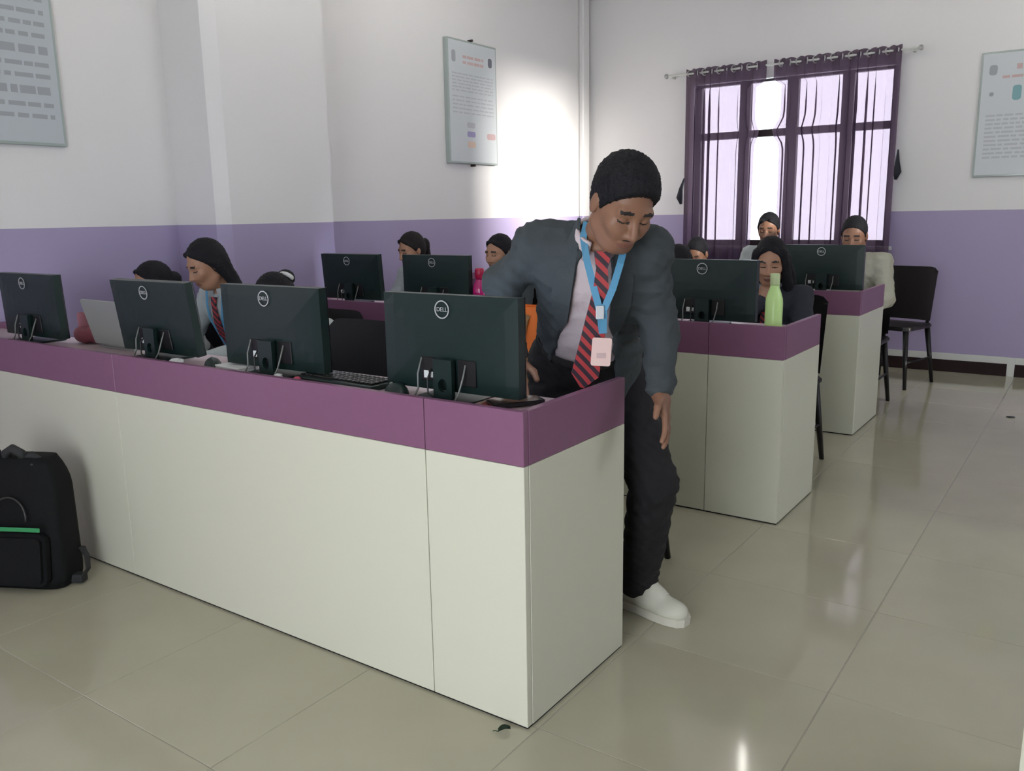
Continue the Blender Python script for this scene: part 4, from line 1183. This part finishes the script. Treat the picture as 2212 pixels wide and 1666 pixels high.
    for sd in 'LR':
        w, _ = shoe_parts(J['an' + sd], J['toe' + sd], body, org)
        bm = BM()
        for k in range(4):
            y = 0.075 + 0.020 * k; z = 0.112 - 0.011 * k
            tube(bm, [V(w(-0.024, y, z - 0.010) - org), V(w(0, y + 0.004, z) - org), V(w(0.024, y, z - 0.010) - org)], 0.0028, 6)
        obj('shoelace', bm, M['lace'], body, smooth=True)
        P, Q = sdf_mesh([('add', cap(J['an' + sd] + np.array((0, 0, 0.0)), J['an' + sd] + np.array((0.0, 0, 0.12)), 0.045, 0.047), 0)], 0.007); smooth_obj('sock', P, Q, M['sock'], body, org)
    # tie, lanyard, card, watch
    tn = V((0.57, -0.80, 0.15))
    tp = [np.array(p) for p in ((0.033, 0.338, 1.247), (0.037, 0.328, 1.212), (0.037, 0.327, 1.205), (0.036, 0.323, 1.14), (0.022, 0.330, 1.085), (-0.008, 0.350, 0.99), (-0.043, 0.376, 0.90), (-0.055, 0.380, 0.862))]
    bm = BM(); ribbon(bm, [p - org for p in tp], [0.046, 0.034, 0.030, 0.044, 0.054, 0.068, 0.078, 0.012], tn, 0.008); obj('necktie', bm, M['tie'], body)
    for pts in (((-0.060, 0.415, 1.325), (-0.047, 0.372, 1.285), (-0.010, 0.328, 1.225), (0.024, 0.308, 1.150), (0.040, 0.312, 1.090), (0.033, 0.338, 1.028)),
                ((0.040, 0.45, 1.30), (0.062, 0.405, 1.255), (0.068, 0.372, 1.215), (0.064, 0.338, 1.150), (0.048, 0.318, 1.095), (0.036, 0.338, 1.028))):
        bm = BM(); ribbon(bm, [np.array(p) - org for p in pts], 0.019, tn, 0.002); obj('lanyard', bm, M['lanyard'], body)
    bm = BM(); Rc = Matrix.Rotation(math.radians(35), 3, 'Z'); box(bm, V(np.array((0.042, 0.308, 1.088)) - org), (0.022, 0.006, 0.036), 0.002, R=Rc); obj('card_clip', bm, M['clip'], body)
    bm = BM(); rounded_slab(bm, 0.054, 0.078, 0.004, 0.006, R=Rc @ Matrix.Rotation(math.radians(4), 3, 'Y'), T=V(np.array((0.026, 0.345, 0.975)) - org)); cd = obj('identity_card', bm, M['card'], body)
    bm = BM(); rounded_slab(bm, 0.026, 0.014, 0.001, 0.002, R=Rc, T=V(np.array((0.0275, 0.3425, 0.965)) - org)); obj('card_print', bm, M['inkr'], cd)
    d = nv(J['wrL'] - J['elL']); c = J['wrL'] - d * 0.012
    bm = BM(); tb_ = bmesh.new(); lathe(tb_, [(0.0335, -0.011), (0.036, -0.008), (0.036, 0.008), (0.0335, 0.011)], seg=24)
    merge(bm, tb_, V(d).to_track_quat('Z', 'Y').to_matrix(), V(c - org)); obj('wristwatch', bm, M['watch'], body, smooth=True)
    return body
standing()

# ------------------------------------------------------------------ seated people
seated('person with long dark hair, grey shirt and red tie behind the front monitors', (-2.485, 0.905, 1.132), yaw=-0.22, pitch=-0.42, hair='long', fem=True, top='shirtb', skin='skinf', tie=True, lanyard=True, closed=True, lean=0.16)
seated('person by the left wall, only dark hair and forehead above a front monitor', (-2.985, 0.92, 1.014), yaw=-0.30, pitch=-0.15, hair='pony', fem=True, top='shirtb', skin='skinf', closed=True, lean=0.17)
seated('bowed person with white scrunchie, only hair above the second front monitor', (-1.975, 0.90, 0.985), yaw=0.15, pitch=-0.95, hair='bun', fem=True, top='shirtb', skin='skinf', closed=True, lean=0.22, clip=(-0.02, -0.112, 0.02))
seated('person with tied back hair and grey shirt between two second row monitors', (-2.865, 2.84, 1.115), yaw=-0.28, pitch=-0.28, hair='pony', fem=True, top='shirtb', skin='skinf', lanyard=True, lean=0.12, hairm='hairb', clip=(0.0, -0.105, 0.02))
seated('person with pulled back hair above the magenta bottle, half hidden by blazer sleeve', (-2.12, 2.85, 1.100), yaw=-0.15, pitch=-0.15, hair='bun', fem=True, top='jacket', skin='skinf', lean=0.12)
seated('bowed person with dark hair behind the second row monitor near the blazer', (-0.80, 2.70, 1.045), yaw=0.05, pitch=-0.70, hair='pony', fem=True, top='shirtd', skin='skinm', closed=True, lean=0.20)
seated('person with long loose hair and striped tie resting chin on hand behind lime bottle', (-0.262, 2.62, 1.090), yaw=0.22, pitch=-0.28, hair='veil', fem=True, top='shirtd', skin='skinf', tie=True, hand_on_chin=True, closed=True, lean=0.17, pel=(-0.275, 2.78))
seated('third row person with short dark hair left of the window gap', (-1.49, 4.60, 1.020), yaw=0.0, pitch=-0.45, hair='short', top='shirtd', skin='skinm', lean=0.14)
seated('third row person with dark hair silhouetted below the bright window gap', (-0.97, 4.70, 1.205), yaw=0.1, pitch=-0.20, hair='bun', fem=True, top='shirtb', skin='skinm', lean=0.12)
seated('person with short hair in beige shirt at the aisle end of the third desk', (-0.288, 4.41, 1.165), yaw=0.05, pitch=-0.28, hair='short', top='shirtc', skin='skinm', lean=0.13, s=1.02, body_yaw=0.1)

# ------------------------------------------------------------------ things on the desks
def bottle(name, label, loc, prof, m, cap_prof, cm, group='bottles on the second desk'):
    t = thing(name, label, 'bottle', loc, group=group)
    bm = BM(); lathe(bm, prof, seg=28); obj('flask', bm, m, t, smooth=True)
    bm = BM(); lathe(bm, cap_prof, seg=24); obj('cap', bm, cm, t, smooth=True)
    return t
bottle('water_bottle', 'lime green slim bottle standing on the second desk shelf', (-0.021, 1.955, SHELF),
       [(0.030, 0), (0.036, 0.004), (0.037, 0.02), (0.037, 0.115), (0.035, 0.135), (0.028, 0.160), (0.0205, 0.180), (0.0185, 0.192)], M['bottle'],
       [(0.0195, 0.193), (0.0205, 0.196), (0.0205, 0.236), (0.018, 0.242)], M['bottlecap'])
b2 = bottle('water_bottle', 'glossy magenta bottle on the second desk by a monitor', (-1.655, 2.02, SHELF),
       [(0.034, 0), (0.039, 0.005), (0.040, 0.03), (0.036, 0.055), (0.040, 0.080), (0.039, 0.115), (0.032, 0.140), (0.022, 0.160), (0.021, 0.168)], M['pinkbottle'],
       [(0.024, 0.169), (0.026, 0.172), (0.026, 0.215), (0.022, 0.225)], M['pinkcap'])

def keyboard(label, x, y, a):
    t = thing('keyboard', label, 'keyboard', (x, y, SHELF), math.radians(a), group='keyboards on the front desk')
    bm = BM(); box(bm, (0, 0, 0.008), (0.35, 0.125, 0.016), 0.004, 2); obj('case', bm, M['black'], t)
    kb = BM(); box(kb, (0, 0, 0), (0.0155, 0.0155, 0.007), 0.0015); me = bpy.data.meshes.new('key'); kb.to_mesh(me); kb.free(); me.materials.append(M['blackg'])
    for r in range(5):
        for c in range(17):
            if r == 4 and 3 <= c <= 7: continue
            link(bpy.data.objects.new('key', me), t, (-0.154 + 0.0192 * c, 0.040 - 0.0195 * r, 0.0185))
    bm = BM(); box(bm, (-0.058, -0.038, 0.0185), (0.092, 0.0155, 0.007), 0.0015); obj('space_bar', bm, M['blackg'], t)
keyboard('black keyboard lying on the front desk between two monitors', -0.775, 0.155, -2)

def mouse(label, x, y, a, z=SHELF):
    t = thing('computer_mouse', label, 'mouse', (x, y, z), math.radians(a), group='black computer mice')
    bm = BM()
    def f(u, v):
        a_ = 2 * math.pi * u; r = math.sin(v * math.pi / 2)
        return V((0.030 * r * math.cos(a_), 0.055 * r * math.sin(a_), 0.034 * math.cos(v * math.pi / 2) * (1 - 0.15 * math.sin(a_) * r)))
    grid(bm, f, 24, 8, True); obj('shell', bm, M['black'], t, smooth=True)
    bm = BM(); tube(bm, [(0, 0.030 - 0.004, 0.0285), (0, 0.030 + 0.010, 0.0255)], 0.004, 8); obj('scroll_wheel', bm, M['greycable'], t, smooth=True)
    bm = BM(); tube(bm, [(0, 0.052, 0.008), (0.01, 0.08, 0.004), (0.03, 0.10, 0.004), (0.02, 0.13, 0.004)], 0.002, 6); obj('cable', bm, M['cable'], t, smooth=True)
mouse('black mouse at the left foot of the large front monitor', -0.520, 0.108, 70)
mouse('black mouse on front desk before the grey shirted long haired person', -1.405, 0.125, 60)

t = thing('smartphone', 'black phone lying near the front corner of the front desk', 'phone', (-0.135, 0.160, SHELF), math.radians(-35))
bm = BM(); rounded_slab(bm, 0.072, 0.150, 0.009, 0.010, R=Matrix.Rotation(math.pi / 2, 3, 'X'), T=V((0, 0, 0.0105))); ph = obj('case', bm, M['phone'], t)
bm = BM(); rounded_slab(bm, 0.066, 0.143, 0.001, 0.008, R=Matrix.Rotation(math.pi / 2, 3, 'X'), T=V((0, 0, 0.0156))); obj('glass', bm, M['blackg'], ph)
bm = BM(); boxr(bm, -0.012, 0.012, -0.012, 0.012, 0.0, 0.0055, 0.002); obj('ring_holder', bm, M['alu'], t)

t = thing('leaflet', 'pink and red printed paper under the large front monitor', 'paper', (-0.235, 0.140, SHELF + 0.0015), math.radians(12))
bm = BM(); grid(bm, lambda u, v: V(((u - .5) * 0.17, (v - .5) * 0.12, 0.0018 + 0.003 * math.sin(u * 5) * v)), 10, 6); bmesh.ops.solidify(bm, geom=bm.faces[:], thickness=0.0008); obj('sheet', bm, M['pinkp'], t)
bm = BM(); grid(bm, lambda u, v: V((0.015 + u * 0.06, -0.05 + v * 0.07, 0.0030 + 0.003 * math.sin((0.588 + u * 0.353) * 5) * (0.083 + v * 0.583))), 6, 5); bmesh.ops.solidify(bm, geom=bm.faces[:], thickness=0.0004); obj('red_print', bm, M['redp'], t)

t = thing('paper_stack', 'white folded papers beside the second front monitor', 'paper', (-1.285, 0.125, SHELF), math.radians(-8))
for k in range(3):
    bm = BM(); box(bm, (0.006 * k, 0.004 * (k % 2), 0.004 + 0.0055 * k), (0.17 - 0.012 * k, 0.075, 0.005), 0.001, R=Matrix.Rotation(0.05 * (k - 1), 3, 'Z')); obj('sheet', bm, M['paper'], t)
t = thing('paper_scrap', 'small crumpled white paper right of the second monitor stand', 'paper', (-1.015, 0.085, SHELF))
bm = BM(); bmesh.ops.create_icosphere(bm, subdivisions=2, radius=0.018)
for v_ in bm.verts: v_.co = v_.co * random.uniform(0.7, 1.1); v_.co.z = v_.co.z * 0.55 + 0.0095
tag(t, t['label'], 'paper'); obj('crumple', bm, M['paper'], t)
t = thing('paper_scrap', 'small white paper on front desk below the tilted monitor', 'paper', (-1.56, 0.085, SHELF))
bm = BM(); bmesh.ops.create_icosphere(bm, subdivisions=2, radius=0.03)
for v_ in bm.verts: v_.co = v_.co * random.uniform(0.75, 1.1); v_.co.z = v_.co.z * 0.4 + 0.012
obj('crumple', bm, M['paper'], t)
bm = BM(); lathe(bm, [(0.004, 0), (0.010, 0.001), (0.012, 0.006), (0.011, 0.013), (0.006, 0.016)], seg=14)
er = obj('eraser', bm, M['pinkd'], None, (-0.925, 0.088, SHELF), smooth=True); tag(er, 'tiny pink eraser at the left end of the front keyboard', 'eraser')

# laptop, lid towards the camera
t = thing('laptop', 'silver laptop with raised lid on the front desk behind the tilted monitor', 'laptop', (-2.128, 0.185, SHELF), math.radians(-2))
bm = BM(); rounded_slab(bm, 0.285, 0.20, 0.014, 0.012, R=Matrix.Rotation(math.pi / 2, 3, 'X'), T=V((0, 0.105, 0.0075))); obj('base', bm, M['silver'], t)
bm = BM(); Rl = Matrix.Rotation(math.radians(14), 3, 'X'); rounded_slab(bm, 0.285, 0.19, 0.007, 0.010, R=Rl, T=V((0, -0.024, 0.108))); ld = obj('lid', bm, M['silver'], t)
bm = BM(); box(bm, Rl @ V((0, 0.0042, 0)) + V((0, -0.024, 0.108)), (0.265, 0.001, 0.165), R=Rl); obj('display', bm, M['screen'], ld)
bm = BM(); tube(bm, [(-0.11, 0.0, 0.014), (0.11, 0.0, 0.014)], 0.006, 10); obj('hinge', bm, M['greycable'], t, smooth=True)
# red pouch left of it
bm = BM()
def pouch(u, v):
    a = 2 * math.pi * u; r = math.sin(math.pi * v) ** 0.5
    return V((0.095 * r * math.cos(a), 0.045 * r * math.sin(a), 0.034 + 0.034 * -math.cos(math.pi * v) + 0.006 * math.sin(5 * a) * r))
grid(bm, pouch, 28, 12, True)
bmesh.ops.translate(bm, vec=(0, 0, 0.004), verts=bm.verts)
t = thing('cloth_pouch', 'dark red cloth pouch lying beside the far left monitor', 'pouch', (-2.375, 0.225, SHELF), 0.1)
obj('pouch_body', bm, M['redcloth'], t, smooth=True)
bm = BM(); box(bm, (-0.03, 0.012, 0.095), (0.10, 0.03, 0.07), 0.012, 3); obj('folded_flap', bm, M['redcloth'], t)

# orange and tan bag on a chair behind the front desk
o = copy_tree(ch0); o.location = (-0.875, 1.12, 0); o.rotation_euler = (0, 0, 0.05); o['label'] = 'black chair carrying the orange bag behind the large front monitor'; o['group'] = 'black lab chairs'
t = thing('tote_bag', 'orange and tan bag on a chair, seen under the bent blazer arm', 'bag', (-0.785, 1.125, 0.471), 0.1)
def bagf(z0, z1, k0, k1):
    def f(u, v):
        a = 2 * math.pi * u; c, s_ = math.cos(a), math.sin(a); k = k0 + (k1 - k0) * v
        sx = math.copysign(abs(c) ** 0.45, c); sy = math.copysign(abs(s_) ** 0.45, s_)
        return V((0.125 * k * sx + 0.006 * math.sin(9 * v + 3 * a), (0.085 - 0.04 * (z0 + (z1 - z0) * v) / 0.56) * sy, z0 + (z1 - z0) * v))
    return f
bm = BM(); vv = grid(bm, bagf(0, 0.335, 0.92, 1.0), 32, 8, True); bm.faces.new([c[0] for c in vv][::-1]); obj('lower_body', bm, M['tan'], t, smooth=True)
bm = BM(); grid(bm, bagf(0.335, 0.52, 1.0, 0.97), 32, 6, True); obj('upper_body', bm, M['orange'], t, smooth=True)
for sy in (-1, 1):
    bm = BM(); ribbon(bm, [(-0.07, 0.052 * sy, 0.49), (-0.062, 0.060 * sy, 0.47), (-0.05, 0.064 * sy, 0.40), (0, 0.066 * sy, 0.37), (0.05, 0.064 * sy, 0.40), (0.062, 0.060 * sy, 0.47), (0.07, 0.052 * sy, 0.49)], 0.025, V((0, 1, 0.2)), 0.003); obj('handle', bm, M['tan'], t)

# ------------------------------------------------------------------ backpack on the floor
t = thing('backpack', 'black backpack with green stripe leaning against the front desk', 'backpack', (-2.135, -0.245, 0), math.radians(27))
def bp(w, d, z0, z1, top=0.10, ex=0.42):
    def f(u, v):
        a = 2 * math.pi * u; c, s_ = math.cos(a), math.sin(a)
        sx = math.copysign(abs(c) ** ex, c); sy = math.copysign(abs(s_) ** ex, s_)
        e = 1.0
        if v > 0.75: e = 1 - top * ((v - 0.75) / 0.25) ** 2
        if v < 0.08: e = 0.94 + 0.06 * v / 0.08
        tp = 1.0 - 0.10 * v
        return V((w / 2 * sx * e * tp, d / 2 * sy * e * (1 - 0.22 * v) + 0.03 * v, z0 + (z1 - z0) * v))
    return f
bm = BM(); vv = grid(bm, bp(0.38, 0.17, 0.004, 0.492, 0.25), 40, 18, True); bm.faces.new([c[0] for c in vv][::-1]); bm.faces.new([c[-1] for c in vv]); obj('main_body', bm, M['bag'], t, smooth=True)
fp = bmesh.new(); rounded_slab(fp, 0.30, 0.20, 0.05, 0.035, bev=0.014); bm = BM(); merge(bm, fp, Matrix.Rotation(math.radians(-6), 3, 'X'), V((0, -0.088, 0.125))); obj('front_pocket', bm, M['bag'], t)
bm = BM(); box(bm, (0, -0.1035, 0.247), (0.285, 0.006, 0.016), 0.002, R=Matrix.Rotation(math.radians(-5), 3, 'X')); obj('green_stripe', bm, M['green'], t)
arch = [(0.075 * math.cos(a), -0.083 + 0.02 * math.sin(a), 0.27 + 0.085 * math.sin(a)) for a in [math.pi * k / 14 for k in range(15)]]
bm = BM(); tube(bm, arch, 0.004, 6); obj('arched_zip', bm, M['zip'], t, smooth=True)
for x in (-0.10, 0.0):
    bm = BM(); tube(bm, [(x - 0.035, 0.0, 0.472), (x - 0.03, -0.005, 0.51), (x, -0.008, 0.528), (x + 0.03, -0.005, 0.51), (x + 0.035, 0.0, 0.472)], [0.014, 0.017, 0.017, 0.017, 0.014], 8); obj('grab_handle', bm, M['bagstrap'], t, smooth=True)
bm = BM(); tube(bm, [(0.10, 0.01, 0.478), (0.07, 0.0, 0.503), (0.03, 0.0, 0.488)], [0.012, 0.014, 0.010], 8); obj('top_strap', bm, M['bagstrap'], t, smooth=True)
bm = BM(); lathe(bm, [(0.004, 0), (0.007, 0.003), (0.004, 0.008)], (0.083, -0.022, 0.468), 10); obj('zip_pull', bm, M['zip'], t)
bm = BM(); ribbon(bm, [(0.165, 0.055, 0.12), (0.195, 0.045, 0.125), (0.225, 0.025, 0.10), (0.235, 0.01, 0.055), (0.215, 0.0, 0.022), (0.185, 0.01, 0.012)], 0.026, [V((0, 0, 1)), V((0.2, 0, 1)), V((1, 0, 0.6)), V((1, 0, 0)), V((0.6, 0, -1)), V((0, 0, -1))], 0.004); obj('shoulder_strap', bm, M['bagstrap'], t)
bm = BM(); box(bm, (0.195, 0.0, 0.022), (0.06, 0.04, 0.034), 0.008, 2); obj('strap_buckle', bm, M['bagstrap'], t)

# ------------------------------------------------------------------ litter on the floor
bm = BM()
def leaf(u, v):
    x = (u - 0.5) * 0.034; w = 0.011 * math.sin(math.pi * min(1, u * 0.96 + 0.04)) ** 0.7
    return V((x, (v - 0.5) * 2 * w, 0.004 + 0.008 * abs(v - 0.5) * 2 + 0.004 * math.sin(3 * u)))
grid(bm, leaf, 10, 7); bmesh.ops.solidify(bm, geom=bm.faces[:], thickness=0.001); tube(bm, [(-0.016, 0, 0.005), (-0.026, 0.004, 0.007), (-0.030, 0.008, 0.004)], 0.0014, 6)
lf = obj('dry_leaf', bm, M['leaf'], None, (-0.049, -0.040, 0.0), smooth=True); lf.rotation_euler = (0, 0, 0.9)
tag(lf, 'tiny dark green curled leaf on the floor at the front desk corner', 'leaf')
bm = BM(); lathe(bm, [(0.022, 0), (0.026, 0.002), (0.024, 0.006), (0.008, 0.008)], seg=18); bmesh.ops.scale(bm, vec=(1, 0.8, 1), verts=bm.verts)
pl = obj('floor_cap', bm, M['cable'], None, (0.715, 4.572, 0.0), smooth=True); tag(pl, 'small dark round cap on the sunlit floor at the right', 'floor cap')
